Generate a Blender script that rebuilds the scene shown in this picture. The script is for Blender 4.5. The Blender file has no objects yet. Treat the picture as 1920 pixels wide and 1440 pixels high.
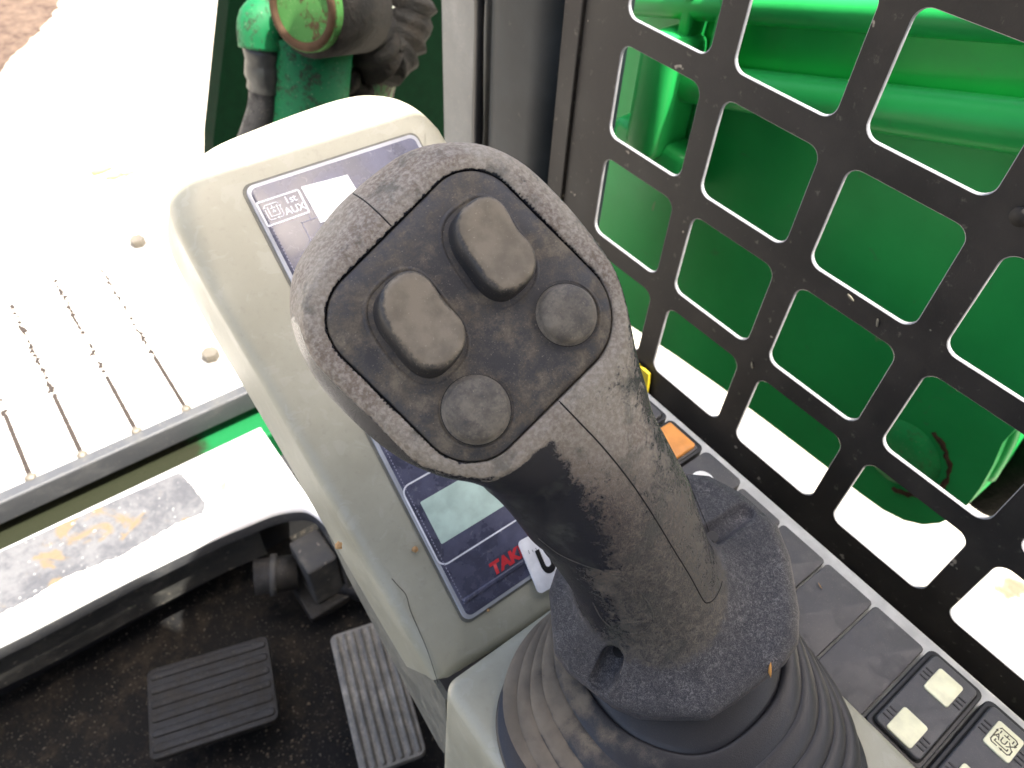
import bpy, bmesh, math, random
import numpy as np
from mathutils import Vector, Matrix
from mathutils.bvhtree import BVHTree
random.seed(7); rng = np.random.default_rng(7)
scn = bpy.context.scene
C = scn.collection
R = math.radians

# ------------------------------------------------------------------ camera
CAMZ = 1.40
F = 1400.0
RW = np.array([[0.79437163, -0.41980334, 0.43902036],
               [-0.60551109, -0.60469743, 0.51739476],
               [0.04827043, -0.67683541, -0.73455006]])   # camera (x right, y down, z ahead) -> world
CP = np.array([0, 0, CAMZ])
cd = bpy.data.cameras.new('camera')
cam = bpy.data.objects.new('camera', cd); C.objects.link(cam)
cd.sensor_width = 36; cd.lens = F / 1920 * 36
cd.clip_start = 0.01; cd.clip_end = 1000
m = Matrix([[RW[i, 0], -RW[i, 1], -RW[i, 2], CP[i]] for i in range(3)] + [[0, 0, 0, 1]])
cam.matrix_world = m
cd.dof.use_dof = True; cd.dof.focus_distance = 0.26; cd.dof.aperture_fstop = 20
scn.camera = cam

# ------------------------------------------------------------------ sky and sun
SUN = Vector((0.155, -0.30, 1.0)).normalized()      # direction towards the sun
EL = math.asin(SUN.z); AZ = math.atan2(SUN.x, SUN.y)
w = bpy.data.worlds.new('World'); scn.world = w; w.use_nodes = True
nt = w.node_tree; nt.nodes.clear()
sk = nt.nodes.new('ShaderNodeTexSky'); sk.sky_type = 'NISHITA'; sk.sun_disc = False
sk.sun_elevation = EL; sk.sun_rotation = AZ
sk.dust_density = 6.0; sk.air_density = 0.8; sk.ozone_density = 0.4
bg = nt.nodes.new('ShaderNodeBackground'); bg.inputs[1].default_value = 0.15
wo = nt.nodes.new('ShaderNodeOutputWorld')
nt.links.new(sk.outputs[0], bg.inputs[0]); nt.links.new(bg.outputs[0], wo.inputs[0])
sd = bpy.data.lights.new('sun', 'SUN'); sd.energy = 4.5; sd.angle = R(0.55); sd.color = (1, 0.95, 0.87)
so = bpy.data.objects.new('sun', sd); C.objects.link(so)
so.rotation_euler = (-SUN).to_track_quat('-Z', 'Y').to_euler()
so.location = (0, 0, 6)
scn.view_settings.view_transform = 'Standard'; scn.view_settings.look = 'None'
scn.view_settings.exposure = 2.05; scn.view_settings.gamma = 1
scn.render.engine = 'CYCLES'

# ------------------------------------------------------------------ helpers
def ray(px, py):
    return RW @ np.array([(px - 960) / F, (py - 720) / F, 1.0])
def at(px, py, ax, val):
    """point of the picture ray on the plane axis=val (camera-relative metres)"""
    q = ray(px, py); return q * (val / q[ax])
def tag(o, label=None, cat=None, group=None, kind=None):
    if label: o['label'] = label
    if cat: o['category'] = cat
    if group: o['group'] = group
    if kind: o['kind'] = kind
    return o
def empty(name, loc, label, cat, group=None):
    o = bpy.data.objects.new(name, None); C.objects.link(o)
    o.location = Vector(loc) + Vector((0, 0, CAMZ)); o.empty_display_size = .02
    return tag(o, label, cat, group)
def link(name, me, mat, parent=None, smooth=True):
    if mat is not None:
        me.materials.clear(); me.materials.append(mat)
    o = bpy.data.objects.new(name, me); C.objects.link(o)
    if smooth:
        me.polygons.foreach_set('use_smooth', [True] * len(me.polygons))
    if parent is not None:
        o.parent = parent
        # vertices are given relative to the camera height origin -> shift
        L = parent_origin(parent)
        me.transform(Matrix.Translation(-L))
    else:
        o.location = (0, 0, CAMZ)
    return o
def parent_origin(p):
    L = Vector((0, 0, -CAMZ))
    q = p
    while q is not None:
        L = L + q.location; q = q.parent
    return L
def mesh_of(verts, faces, name='m'):
    me = bpy.data.meshes.new(name)
    me.from_pydata([tuple(map(float, v)) for v in verts], [], [tuple(f) for f in faces])
    me.update(); return me
def bm_mesh(bm):
    me = bpy.data.meshes.new('m'); bm.normal_update(); bm.to_mesh(me); bm.free(); return me
def basis(u, v, n, o=(0, 0, 0)):
    M = Matrix.Identity(4)
    for i in range(3):
        M[i][0] = u[i]; M[i][1] = v[i]; M[i][2] = n[i]; M[i][3] = o[i]
    return M
def sharp(o, ang=35):
    me = o.data
    bm = bmesh.new(); bm.from_mesh(me)
    for e in bm.edges:
        if len(e.link_faces) == 2 and e.calc_face_angle(0) > R(ang): e.smooth = False
    bm.to_mesh(me); bm.free(); return o
def bevbox(x0, x1, y0, y1, z0, z1, b=.001, seg=2, M=None, bm=None):
    own = bm is None
    if own: bm = bmesh.new()
    b2 = bmesh.new()
    bmesh.ops.create_cube(b2, size=1)
    for v in b2.verts:
        v.co = Vector(((x0 + x1) / 2 + v.co.x * (x1 - x0), (y0 + y1) / 2 + v.co.y * (y1 - y0), (z0 + z1) / 2 + v.co.z * (z1 - z0)))
    if b > 0:
        bmesh.ops.bevel(b2, geom=b2.edges[:], offset=b, segments=seg, affect='EDGES', profile=.5)
    if M is not None: b2.transform(M)
    t = bpy.data.meshes.new('t'); b2.to_mesh(t); b2.free(); bm.from_mesh(t); bpy.data.meshes.remove(t)
    return bm
def rings_mesh(rings, close_top=True, close_bot=False):
    """rings: list of (n,3) arrays with equal n -> skinned tube"""
    n = len(rings[0]); V = np.concatenate(rings); Fc = []
    for i in range(len(rings) - 1):
        a, b = i * n, (i + 1) * n
        for k in range(n):
            k2 = (k + 1) % n
            Fc.append((a + k, a + k2, b + k2, b + k))
    V = list(V)
    if close_top:
        V.append(rings[-1].mean(0)); c = len(V) - 1; a = (len(rings) - 1) * n
        Fc += [(a + k, a + (k + 1) % n, c) for k in range(n)]
    if close_bot:
        V.append(rings[0].mean(0)); c = len(V) - 1
        Fc += [((k + 1) % n, k, c) for k in range(n)]
    return mesh_of(V, Fc)
def tube(pts, r, n=12, cap=True):
    pts = [Vector(p) for p in pts]; rr = r if hasattr(r, '__len__') else [r] * len(pts)
    rings = []; prev = None
    for i, p in enumerate(pts):
        t = (pts[min(i + 1, len(pts) - 1)] - pts[max(i - 1, 0)]).normalized()
        if prev is None:
            u = t.orthogonal().normalized()
        else:
            u = (prev - t * prev.dot(t)).normalized()
        prev = u; v = t.cross(u)
        rings.append(np.array([p + (u * math.cos(a) + v * math.sin(a)) * rr[i] for a in np.linspace(0, 2 * math.pi, n, endpoint=False)]))
    return rings_mesh(rings, cap, cap)
def spline(pts, k=8):
    P = [np.array(p, float) for p in pts]; P = [2 * P[0] - P[1]] + P + [2 * P[-1] - P[-2]]; out = []
    for i in range(1, len(P) - 2):
        for t in np.linspace(0, 1, k, endpoint=False):
            a, b, c, d = P[i - 1:i + 3]
            out.append(.5 * ((2 * b) + (c - a) * t + (2 * a - 5 * b + 4 * c - d) * t * t + (3 * b - a - 3 * c + d) * t ** 3))
    out.append(P[-2]); return out
def rrect(w2, h2, r, k=6, cx=0, cy=0):
    """rounded rectangle outline, ccw"""
    out = []
    rs = r if hasattr(r, '__len__') else [r] * 4
    for (sx, sy, a0), q in zip(((1, 1, 0), (-1, 1, 90), (-1, -1, 180), (1, -1, 270)), rs):
        for i in range(k + 1):
            a = R(a0 + 90 * i / k)
            out.append((cx + sx * (w2 - q) + q * math.cos(a), cy + sy * (h2 - q) + q * math.sin(a)))
    return np.array(out)
def prism(poly, z0, z1, M, bev=0.0):
    """extruded outline (local x,y) with a small rounded top edge, M to space"""
    P = np.array(poly, float); c = P.mean(0)
    nrm = []
    n = len(P)
    for i in range(n):
        t = P[(i + 1) % n] - P[i - 1]; l = math.hypot(*t) or 1
        nrm.append((t[1] / l, -t[0] / l))
    nrm = np.array(nrm)
    bm = bmesh.new(); loops = []
    steps = [(z0, 0)]
    if bev > 0:
        for a in (0, 30, 60, 90): steps.append((z1 - bev + bev * math.sin(R(a)), bev * (1 - math.cos(R(a)))))
    else: steps.append((z1, 0))
    for z, ins in steps:
        loops.append([bm.verts.new((p[0] - q[0] * ins, p[1] - q[1] * ins, z)) for p, q in zip(P, nrm)])
    for a, b in zip(loops, loops[1:]):
        for i in range(n):
            bm.faces.new((a[i], a[(i + 1) % n], b[(i + 1) % n], b[i]))
    bm.faces.new(loops[-1]); bm.faces.new(loops[0][::-1])
    bm.transform(M)
    bmesh.ops.recalc_face_normals(bm, faces=bm.faces[:])
    return bm_mesh(bm)
def text_mesh(s, size, M, depth=0.0, offset=0.0, shear=0.0, sx=1.0):
    cu = bpy.data.curves.new('t', 'FONT'); cu.body = s; cu.size = size
    cu.extrude = depth; cu.offset = offset; cu.shear = shear; cu.align_x = 'CENTER'; cu.align_y = 'CENTER'
    o = bpy.data.objects.new('t', cu)
    me = bpy.data.meshes.new_from_object(o)
    bpy.data.objects.remove(o)
    me.transform(M @ Matrix.Diagonal((sx, 1, 1, 1))); return me
def join(ms):
    bm = bmesh.new()
    for me in ms: bm.from_mesh(me)
    return bm_mesh(bm)

# ------------------------------------------------------------------ materials
class NT:
    def __init__(s, name):
        s.m = bpy.data.materials.new(name); s.m.use_nodes = True; s.t = s.m.node_tree; s.t.nodes.clear()
        s.out = s.n('ShaderNodeOutputMaterial'); s.b = s.n('ShaderNodeBsdfPrincipled')
        s.l(s.b.outputs[0], s.out.inputs[0]); s.tc = s.n('ShaderNodeTexCoord').outputs['Object']
    def n(s, k, **kw):
        x = s.t.nodes.new(k)
        for a, v in kw.items(): setattr(x, a, v)
        return x
    def l(s, a, b): s.t.links.new(a, b)
    def noise(s, scale, detail=4, rough=.55, dist=0, vec=None):
        x = s.n('ShaderNodeTexNoise'); x.inputs['Scale'].default_value = scale; x.inputs['Detail'].default_value = detail
        x.inputs['Roughness'].default_value = rough; x.inputs['Distortion'].default_value = dist
        s.l(vec if vec is not None else s.tc, x.inputs['Vector']); return x.outputs['Fac']
    def vor(s, scale, feat='F1'):
        x = s.n('ShaderNodeTexVoronoi'); x.feature = feat; x.inputs['Scale'].default_value = scale
        s.l(s.tc, x.inputs['Vector']); return x.outputs['Distance']
    def ramp(s, v, a, b, lo=0., hi=1.):
        x = s.n('ShaderNodeMapRange'); x.inputs['From Min'].default_value = a; x.inputs['From Max'].default_value = b
        x.inputs['To Min'].default_value = lo; x.inputs['To Max'].default_value = hi; x.interpolation_type = 'SMOOTHSTEP'
        s.l(v, x.inputs['Value']); return x.outputs[0]
    def math(s, op, a, b=None):
        x = s.n('ShaderNodeMath'); x.operation = op
        for i, q in enumerate((a, b)):
            if q is None: continue
            if isinstance(q, (int, float)): x.inputs[i].default_value = q
            else: s.l(q, x.inputs[i])
        return x.outputs[0]
    def mix(s, f, a, b):
        x = s.n('ShaderNodeMix'); x.data_type = 'RGBA'
        for i, q in ((0, f), (6, a), (7, b)):
            if isinstance(q, (int, float)): x.inputs[i].default_value = q
            elif isinstance(q, tuple): x.inputs[i].default_value = (*q, 1)
            else: s.l(q, x.inputs[i])
        return x.outputs[2]
    def bump(s, h, dist, strength=1., prev=None):
        x = s.n('ShaderNodeBump'); x.inputs['Distance'].default_value = dist; x.inputs['Strength'].default_value = strength
        s.l(h, x.inputs['Height'])
        if prev is not None: s.l(prev, x.inputs['Normal'])
        return x.outputs[0]
    def attr(s, name):
        x = s.n('ShaderNodeAttribute'); x.attribute_name = name; return x.outputs['Fac']
    def set(s, col=None, rough=None, nrm=None, **kw):
        for k, v in (('Base Color', col), ('Roughness', rough), ('Normal', nrm), *kw.items()):
            if v is None: continue
            k = k.replace('_', ' ')
            if isinstance(v, (int, float)): s.b.inputs[k].default_value = v
            elif isinstance(v, tuple): s.b.inputs[k].default_value = (*v, 1)
            else: s.l(v, s.b.inputs[k])
        return s.m
def flat(name, col, rough=.5, metal=0., bumpd=0, bs=800, spec=.4):
    s = NT(name)
    v = s.noise(90, 5)
    c = s.mix(s.ramp(v, .3, .7), tuple(x * .85 for x in col), tuple(min(1, x * 1.12) for x in col))
    return s.set(c, rough, s.bump(s.noise(bs, 3), bumpd) if bumpd else None, Metallic=metal, Specular_IOR_Level=spec)

def m_dusty(name, base, dust, dark_rough=.4, lo=.42, hi=.62, s1=60, s2=900, bumpd=.0001, spec=.5, use_attr=False, amount=1.0, blue=None, bs=1500):
    s = NT(name)
    big = s.noise(s1, 6, .6); fine = s.noise(s2, 3, .7); mid = s.noise(s1 * 4, 5, .65, .5)
    v = s.math('ADD', s.math('MULTIPLY', big, .5), s.math('ADD', s.math('MULTIPLY', fine, .25), s.math('MULTIPLY', mid, .25)))
    if use_attr:
        v = s.math('ADD', v, s.math('MULTIPLY', s.math('SUBTRACT', s.attr('dusty'), .5), .42))
    mk = s.math('MULTIPLY', s.ramp(v, lo, hi), amount)
    d2 = s.mix(s.ramp(s.noise(s1 * 2.3, 4), .35, .65), tuple(x * .7 for x in dust), dust)
    c = s.mix(mk, base, d2)
    spk = s.ramp(s.noise(s2 * 1.6, 2, .5), .66, .74)      # pale grit specks
    c = s.mix(s.math('MULTIPLY', spk, .35), c, (.42, .37, .28))
    r = s.ramp(mk, 0, .6, dark_rough, .85)
    h = s.math('ADD', s.noise(bs, 4, .6), s.math('MULTIPLY', mk, .6))
    return s.set(c, r, s.bump(h, bumpd), **{'Specular_IOR_Level': spec})

BLK = (.022, .022, .025)
M_shell = m_dusty('dusty_grip_plastic', (.018, .018, .022), (.21, .165, .125), .33, .36, .6, 55, 700, .00016, .55, True, 1, bs=2200)
M_plate = m_dusty('dusty_face_plastic', (.034, .033, .035), (.16, .135, .10), .5, .42, .64, 70, 1400, .00008, .45, bs=3500)
M_btn = m_dusty('dusty_button_rubber', (.024, .023, .023), (.225, .190, .140), .42, .36, .56, 60, 900, .00006, .45, True, 1, bs=2600)
M_disc = m_dusty('round_button_rubber', (.055, .052, .050), (.190, .168, .135), .5, .34, .58, 90, 1200, .00005, .4, bs=3000)
M_boot = m_dusty('bellows_rubber', (.020, .020, .023), (.22, .18, .13), .42, .40, .54, 32, 5200, .0001, .5, True, .9, bs=1800)
M_seam = flat('seam_dark', (.006, .006, .006), .8)
def m_flange():
    s = NT('flange_rubber')
    a = s.noise(60, 6, .6); f = s.noise(1500, 4, .7, 1.5); g = s.noise(450, 5, .7, 2.)
    mk = s.math('MULTIPLY', s.ramp(s.math('ADD', s.math('MULTIPLY', f, .6), s.math('MULTIPLY', g, .4)), .5, .62), s.ramp(a, .35, .65, .15, .9))
    c = s.mix(mk, (.032, .032, .038), (.17, .16, .15))
    return s.set(c, s.ramp(mk, 0, 1, .42, .8), s.bump(s.noise(1800, 4, .6), .00014), Specular_IOR_Level=.6)
def m_handle():
    """whole handle: dusty plastic grip above, hazy rubber skirt below (attribute 'skirt')"""
    s = NT('dusty_handle')
    big = s.noise(50, 6, .6); fine = s.noise(1100, 3, .75); mid = s.noise(260, 5, .7, .9)
    v = s.math('ADD', s.math('MULTIPLY', big, .30), s.math('ADD', s.math('MULTIPLY', fine, .25), s.math('MULTIPLY', mid, .45)))
    v = s.math('ADD', v, s.math('MULTIPLY', s.math('SUBTRACT', s.attr('dusty'), .5), .45))
    mk = s.ramp(v, .43, .53)
    hz = s.ramp(s.math('ADD', s.math('MULTIPLY', s.noise(850, 5, .75, 2.4), .6), s.math('MULTIPLY', s.noise(210, 5, .7, 1.5), .4)), .44, .58, .25, 1)
    al_ = s.ramp(s.attr('along'), .12, .5)
    mk = s.math('MULTIPLY', mk, s.math('ADD', s.math('MULTIPLY', al_, hz), s.math('SUBTRACT', 1.0, al_)))
    tint = s.mix(s.ramp(s.noise(28, 3), .4, .62), (.178, .140, .106), (.278, .244, .192))
    tint = s.mix(s.ramp(s.noise(700, 3, .7), .35, .7), tint, s.mix(.65, tint, (.46, .42, .36)))
    tint = s.mix(s.math('MULTIPLY', s.ramp(s.attr('along'), .1, .8), .9), tint, (.160, .142, .115))
    tint = s.mix(s.math('MULTIPLY', s.attr('wear'), .85), tint, (.115, .078, .062))
    c = s.mix(s.math('MULTIPLY', mk, .92), (.010, .011, .017), tint)
    grn = s.math('MULTIPLY', s.ramp(s.noise(75, 5, .65), .52, .66), .55)
    c = s.mix(grn, c, (.05, .055, .048))
    rg = s.ramp(mk, 0, 1, .27, .78)
    # skirt
    a = s.noise(45, 6, .6); f = s.noise(900, 5, .75, 2.2); g = s.noise(300, 6, .75, 2.2)
    m2 = s.math('MULTIPLY', s.ramp(s.math('ADD', s.math('MULTIPLY', f, .55), s.math('MULTIPLY', g, .45)), .47, .62), s.ramp(a, .35, .65, .25, .95))
    st = s.n('ShaderNodeMapping'); st.inputs['Scale'].default_value = (1, .35, 1); st.inputs['Rotation'].default_value = (0.3, .5, .8); s.l(s.tc, st.inputs['Vector'])
    m2 = s.math('MAXIMUM', m2, s.math('MULTIPLY', s.ramp(s.noise(2600, 3, .6, 2.5, st.outputs[0]), .56, .64), .8))
    c2 = s.mix(m2, (.030, .030, .036), (.27, .255, .25))
    r2 = s.ramp(m2, 0, 1, .40, .75)
    sk_ = s.ramp(s.math('ADD', s.attr('skirt'), s.math('MULTIPLY', s.math('SUBTRACT', s.noise(220, 5, .7), .5), .5)), .4, .6)
    col = s.mix(sk_, c, c2)
    x = s.n('ShaderNodeMix'); s.l(sk_, x.inputs[0]); s.l(rg, x.inputs[2]); s.l(r2, x.inputs[3])
    h = s.math('ADD', s.noise(1250, 4, .65), s.math('ADD', s.math('MULTIPLY', mk, .5), s.math('MULTIPLY', s.noise(5000, 2), .35)))
    return s.set(col, x.outputs[0], s.bump(h, .00034), Specular_IOR_Level=.45)
M_handle = m_handle()
def m_beige():
    s = NT('beige_plastic')
    a = s.noise(28, 6, .6); b = s.noise(300, 4, .6); st = s.vor(45)
    c = s.mix(s.ramp(a, .35, .7), (.345, .332, .250), (.405, .392, .302))
    c = s.mix(s.math('MULTIPLY', s.ramp(b, .55, .75), .25), c, (.24, .23, .18))
    c = s.mix(s.math('MULTIPLY', s.ramp(s.noise(110, 4, .5, 1.), .56, .62), .16), c, (.50, .49, .42))
    c = s.mix(s.math('MULTIPLY', s.ramp(s.noise(2500, 2), .70, .76), .5), c, (.12, .1, .07))
    return s.set(c, s.ramp(a, .3, .7, .38, .55), s.bump(s.noise(2600, 3), .00003))
M_beige = m_beige()
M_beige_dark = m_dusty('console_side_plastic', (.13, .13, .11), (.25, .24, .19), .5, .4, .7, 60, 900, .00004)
def m_guard():
    s = NT('guard_steel_paint')
    a = s.noise(22, 6, .6); b = s.noise(160, 5, .65)
    c = s.mix(s.ramp(a, .35, .7), (.023, .021, .019), (.042, .037, .032))
    c = s.mix(s.math('MULTIPLY', s.ramp(b, .60, .72), .5), c, (.15, .135, .11))
    c = s.mix(s.math('MULTIPLY', s.ramp(s.noise(70, 3, .5), .71, .73), .8), c, (.34, .30, .24))
    return s.set(c, s.ramp(a, .3, .7, .5, .7), s.bump(s.noise(900, 3), .00008), Specular_IOR_Level=.2)
M_guard = m_guard()
M_guard_edge = flat('bare_cut_edge', (.24, .24, .25), .4, .0)
def m_black_paint(name, a=(.006, .009, .012), b=(.014, .019, .023)):
    s = NT(name); v = s.noise(18, 6, .6)
    c = s.mix(s.ramp(v, .3, .7), a, b)
    c = s.mix(s.math('MULTIPLY', s.ramp(s.noise(120, 4, .6), .66, .72), .3), c, (.10, .09, .07))
    return s.set(c, .5, s.bump(s.noise(700, 3), .00006), Specular_IOR_Level=.18)
M_black = m_black_paint('black_paint')
M_rail = m_dusty('rail_dirty_black', (.022, .020, .017), (.07, .062, .048), .55, .5, .7, 30, 300, .0001, .25)
M_post = m_dusty('grey_post_paint', (.19, .187, .17), (.29, .28, .25), .55, .4, .7, 12, 300, .00005, .25)
def m_green():
    s = NT('green_paint'); v = s.noise(7, 5, .55)
    c = s.mix(s.ramp(v, .3, .7), (.013, .30, .060), (.020, .37, .080))
    c = s.mix(s.math('MULTIPLY', s.ramp(s.noise(60, 5, .6, 1.5), .64, .74), .35), c, (.07, .16, .07))
    mp = s.n('ShaderNodeMapping'); mp.inputs['Scale'].default_value = (1, 26, 9); mp.inputs['Rotation'].default_value = (R(50), 0, 0)
    s.l(s.tc, mp.inputs['Vector'])
    sc = s.ramp(s.noise(1.6, 5, .5, 0, mp.outputs[0]), .69, .72)
    c = s.mix(s.math('MULTIPLY', sc, .5), c, (.22, .22, .13))
    c = s.mix(s.ramp(s.noise(46, 2, .4), .755, .765), c, (.10, .035, .02))
    return s.set(c, .36, s.bump(s.noise(30, 3), .0004), Specular_IOR_Level=.3)
M_green = m_green()
def m_green_rust():
    s = NT('green_rusty_paint'); v = s.noise(38, 6, .65, .4)
    c = s.mix(s.ramp(v, .45, .52), (.035, .15, .035), (.045, .028, .018))
    return s.set(c, s.ramp(v, .5, .56, .4, .85), s.bump(v, .002))
M_grust = m_green_rust()
M_rim = flat('rusty_rim', (.050, .030, .017), .8, 0, .0008, 150, .1)
M_disc_green = m_dusty('faded_rusty_green', (.045, .14, .035), (.07, .05, .025), .6, .52, .60, 45, 300, .0006, .1)
M_boss = m_dusty('chalky_green_paint', (.015, .30, .065), (.07, .12, .045), .5, .50, .66, 40, 400, .0004, .2)
M_elbow = m_dusty('scuffed_green_paint', (.004, .11, .035), (.03, .045, .025), .5, .5, .62, 40, 300, .0004, .2)
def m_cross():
    s = NT('shaded_green_paint')
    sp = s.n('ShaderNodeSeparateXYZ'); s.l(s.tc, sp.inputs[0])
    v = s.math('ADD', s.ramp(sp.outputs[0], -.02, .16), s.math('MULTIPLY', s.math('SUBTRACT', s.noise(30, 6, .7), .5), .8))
    c = s.mix(s.ramp(v, .35, .65), (.012, .014, .006), (.004, .10, .028))  # beam shade painted dark on the left, lit green towards the right
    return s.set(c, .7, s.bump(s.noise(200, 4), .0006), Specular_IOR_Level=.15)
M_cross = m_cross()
def m_grease():
    s = NT('greasy_black_dirt'); v = s.noise(45, 6, .65)
    c = s.mix(s.ramp(v, .4, .65), (.003, .0027, .0022), (.009, .007, .005))
    return s.set(c, .75, s.bump(v, .004), Specular_IOR_Level=.15)
M_grease = m_grease()
M_gdark = flat('dark_green_paint', (.001, .008, .003), .7, spec=.03)
M_blk_rubber = m_dusty('black_rubber_dirty', (.004, .004, .004), (.036, .029, .021), .75, .45, .7, 30, 300, .0003, .2)
M_pedal1 = m_dusty('pedal_rubber_dark', (.006, .0058, .005), (.028, .024, .018), .6, .42, .66, 35, 500, .0003)
M_pedal2 = m_dusty('pedal_rubber_grey', (.13, .125, .11), (.33, .31, .26), .65, .38, .66, 45, 500, .0003)
def m_sill():
    s = NT('white_worn_sill_paint')
    a = s.noise(9, 6, .65)
    c = s.mix(s.ramp(a, .3, .7), (.55, .54, .51), (.70, .69, .67))
    c = s.mix(s.ramp(s.noise(26, 5, .6, .6), .645, .68), c, (.28, .20, .10))
    return s.set(c, .6, s.bump(a, .0005))
M_sill = m_sill()
def m_tape():
    s = NT('worn_grip_tape')
    a = s.noise(14, 7, .7, .4); b = s.noise(120, 5, .7); g = s.noise(22, 5, .6, .8)
    c = s.mix(s.ramp(s.math('ADD', s.math('MULTIPLY', a, .6), s.math('MULTIPLY', b, .4)), .40, .60), (.055, .056, .062), (.105, .105, .108))
    c = s.mix(s.ramp(g, .56, .63), c, (.13, .095, .055))
    c = s.mix(s.ramp(s.noise(30, 5, .6), .68, .72), c, (.09, .05, .025))
    c = s.mix(s.ramp(s.noise(240, 2), .70, .74), c, (.4, .4, .38))
    return s.set(c, .8, s.bump(b, .002))
M_tape = m_tape()
def m_plank():
    s = NT('pale_dusty_step_plate')
    a = s.noise(12, 6, .6)
    c = s.mix(s.ramp(a, .3, .7), (.60, .57, .51), (.74, .71, .66))
    c = s.mix(s.ramp(s.noise(34, 5, .65, .8), .66, .70), c, (.42, .31, .17))
    return s.set(c, .7, s.bump(s.noise(60, 5), .0015))
M_plank = m_plank()
M_beam = m_dusty('grey_beam_paint', (.05, .052, .056), (.10, .10, .095), .5, .45, .7, 14, 300, .0002)
M_apron = m_dusty('dusty_apron', (.035, .035, .033), (.10, .095, .08), .7, .4, .62, 12, 100, .0005)
M_rust = flat('rusty_rod', (.026, .019, .015), .85, 0, .0006, 200)
M_bolt = flat('zinc_bolt', (.13, .115, .09), .5, .2, .0002, 300)
M_washer = flat('grey_washer', (.26, .25, .23), .6)
M_grit = flat('pale_grit', (.16, .13, .09), .9)
def m_ground():
    s = NT('sandy_ground')
    a = s.noise(1.2, 8, .6); b = s.noise(30, 8, .7); st = s.vor(22)
    c = s.mix(s.ramp(a, .3, .7), (.44, .39, .31), (.56, .52, .44))
    c = s.mix(s.ramp(b, .60, .70), c, (.34, .26, .15))
    c = s.mix(s.ramp(s.noise(6, 5), .66, .72), c, (.22, .13, .08))
    return s.set(c, .9, s.bump(b, .02))
M_ground = m_ground()
M_brown = m_dusty('brown_patch', (.09, .05, .03), (.26, .17, .11), .9, .35, .6, 14, 90, .01)
def m_film():
    s = NT('display_film')
    a = s.noise(55, 6, .6); b = s.noise(260, 5, .6, 1.)
    c = s.mix(s.ramp(a, .35, .7), (.055, .057, .085), (.105, .108, .165))
    c = s.mix(s.math('MULTIPLY', s.ramp(b, .58, .72), .35), c, (.30, .30, .33))
    c = s.mix(s.math('MULTIPLY', s.ramp(s.noise(2400, 2), .70, .76), .7), c, (.4, .4, .4))
    return s.set(c, s.ramp(a, .3, .7, .2, .36), None, Specular_IOR_Level=.45)
M_film = m_film()
M_clear = flat('clear_film_edge', (.40, .41, .43), .2)
M_lcd = flat('lcd_green_glass', (.50, .64, .55), .18)
M_white = flat('white_print', (.75, .76, .80), .4)
M_paleprint = flat('faint_print', (.26, .26, .33), .35)
M_plain_white = flat('plain_white', (.86, .86, .86), .45)
M_red = flat('red_print', (.58, .035, .045), .4)
M_ink = flat('black_ink', (.012, .012, .012), .5)
M_sw = m_dusty('switch_plastic', (.062, .061, .063), (.14, .136, .132), .45, .42, .72, 60, 1500, .00003)
M_swd = flat('switch_bezel_black', (.018, .018, .019), .4)
M_lens = flat('cream_lens', (.80, .78, .52), .3)
M_lensw = flat('white_lens', (.85, .85, .80), .35)
M_legend = flat('olive_legend', (.09, .08, .045), .6)
M_orange = flat('orange_rocker', (.72, .30, .07), .35)
M_yellow = flat('yellow_tag', (.52, .40, .02), .5)
M_strip = flat('pale_console_plastic', (.48, .48, .46), .5)
M_tan = flat('tan_crumb', (.45, .27, .12), .9)
M_husk = flat('pale_husk', (.20, .185, .14), .9)
M_straw = flat('orange_straw', (.50, .24, .06), .7)
M_hose = m_dusty('hose_rubber', (.005, .005, .0055), (.015, .013, .011), .5, .45, .7, 40, 400, .0002)
M_clamp = flat('grey_steel', (.035, .037, .036), .4, .4, .0004, 120)
M_interior = flat('dark_lining', (.02, .02, .021), .7)
M_roof = flat('roof_lining', (.14, .14, .14), .8)

# ------------------------------------------------------------------ ground
def build_brown_patch():  # irregular brown patch lying flat on the ground
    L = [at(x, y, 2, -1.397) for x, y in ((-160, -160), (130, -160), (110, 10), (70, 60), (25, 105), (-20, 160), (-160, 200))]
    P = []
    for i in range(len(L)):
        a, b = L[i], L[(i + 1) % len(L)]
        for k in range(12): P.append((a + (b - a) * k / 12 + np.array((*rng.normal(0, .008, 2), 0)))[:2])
    tag(link('brown_patch', prism(P, -1.3995, -1.394, Matrix.Identity(4)), M_brown, None, False), 'patch of brown ground in the far left corner', kind='structure')
def build_ground():
    me = mesh_of([(-150, -150, -1.4), (150, -150, -1.4), (150, 150, -1.4), (-150, 150, -1.4)], [(0, 1, 2, 3)])
    tag(link('ground', me, M_ground, None, False), 'bright sunlit sandy ground around the machine', kind='structure')
build_ground()
build_brown_patch()

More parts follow.
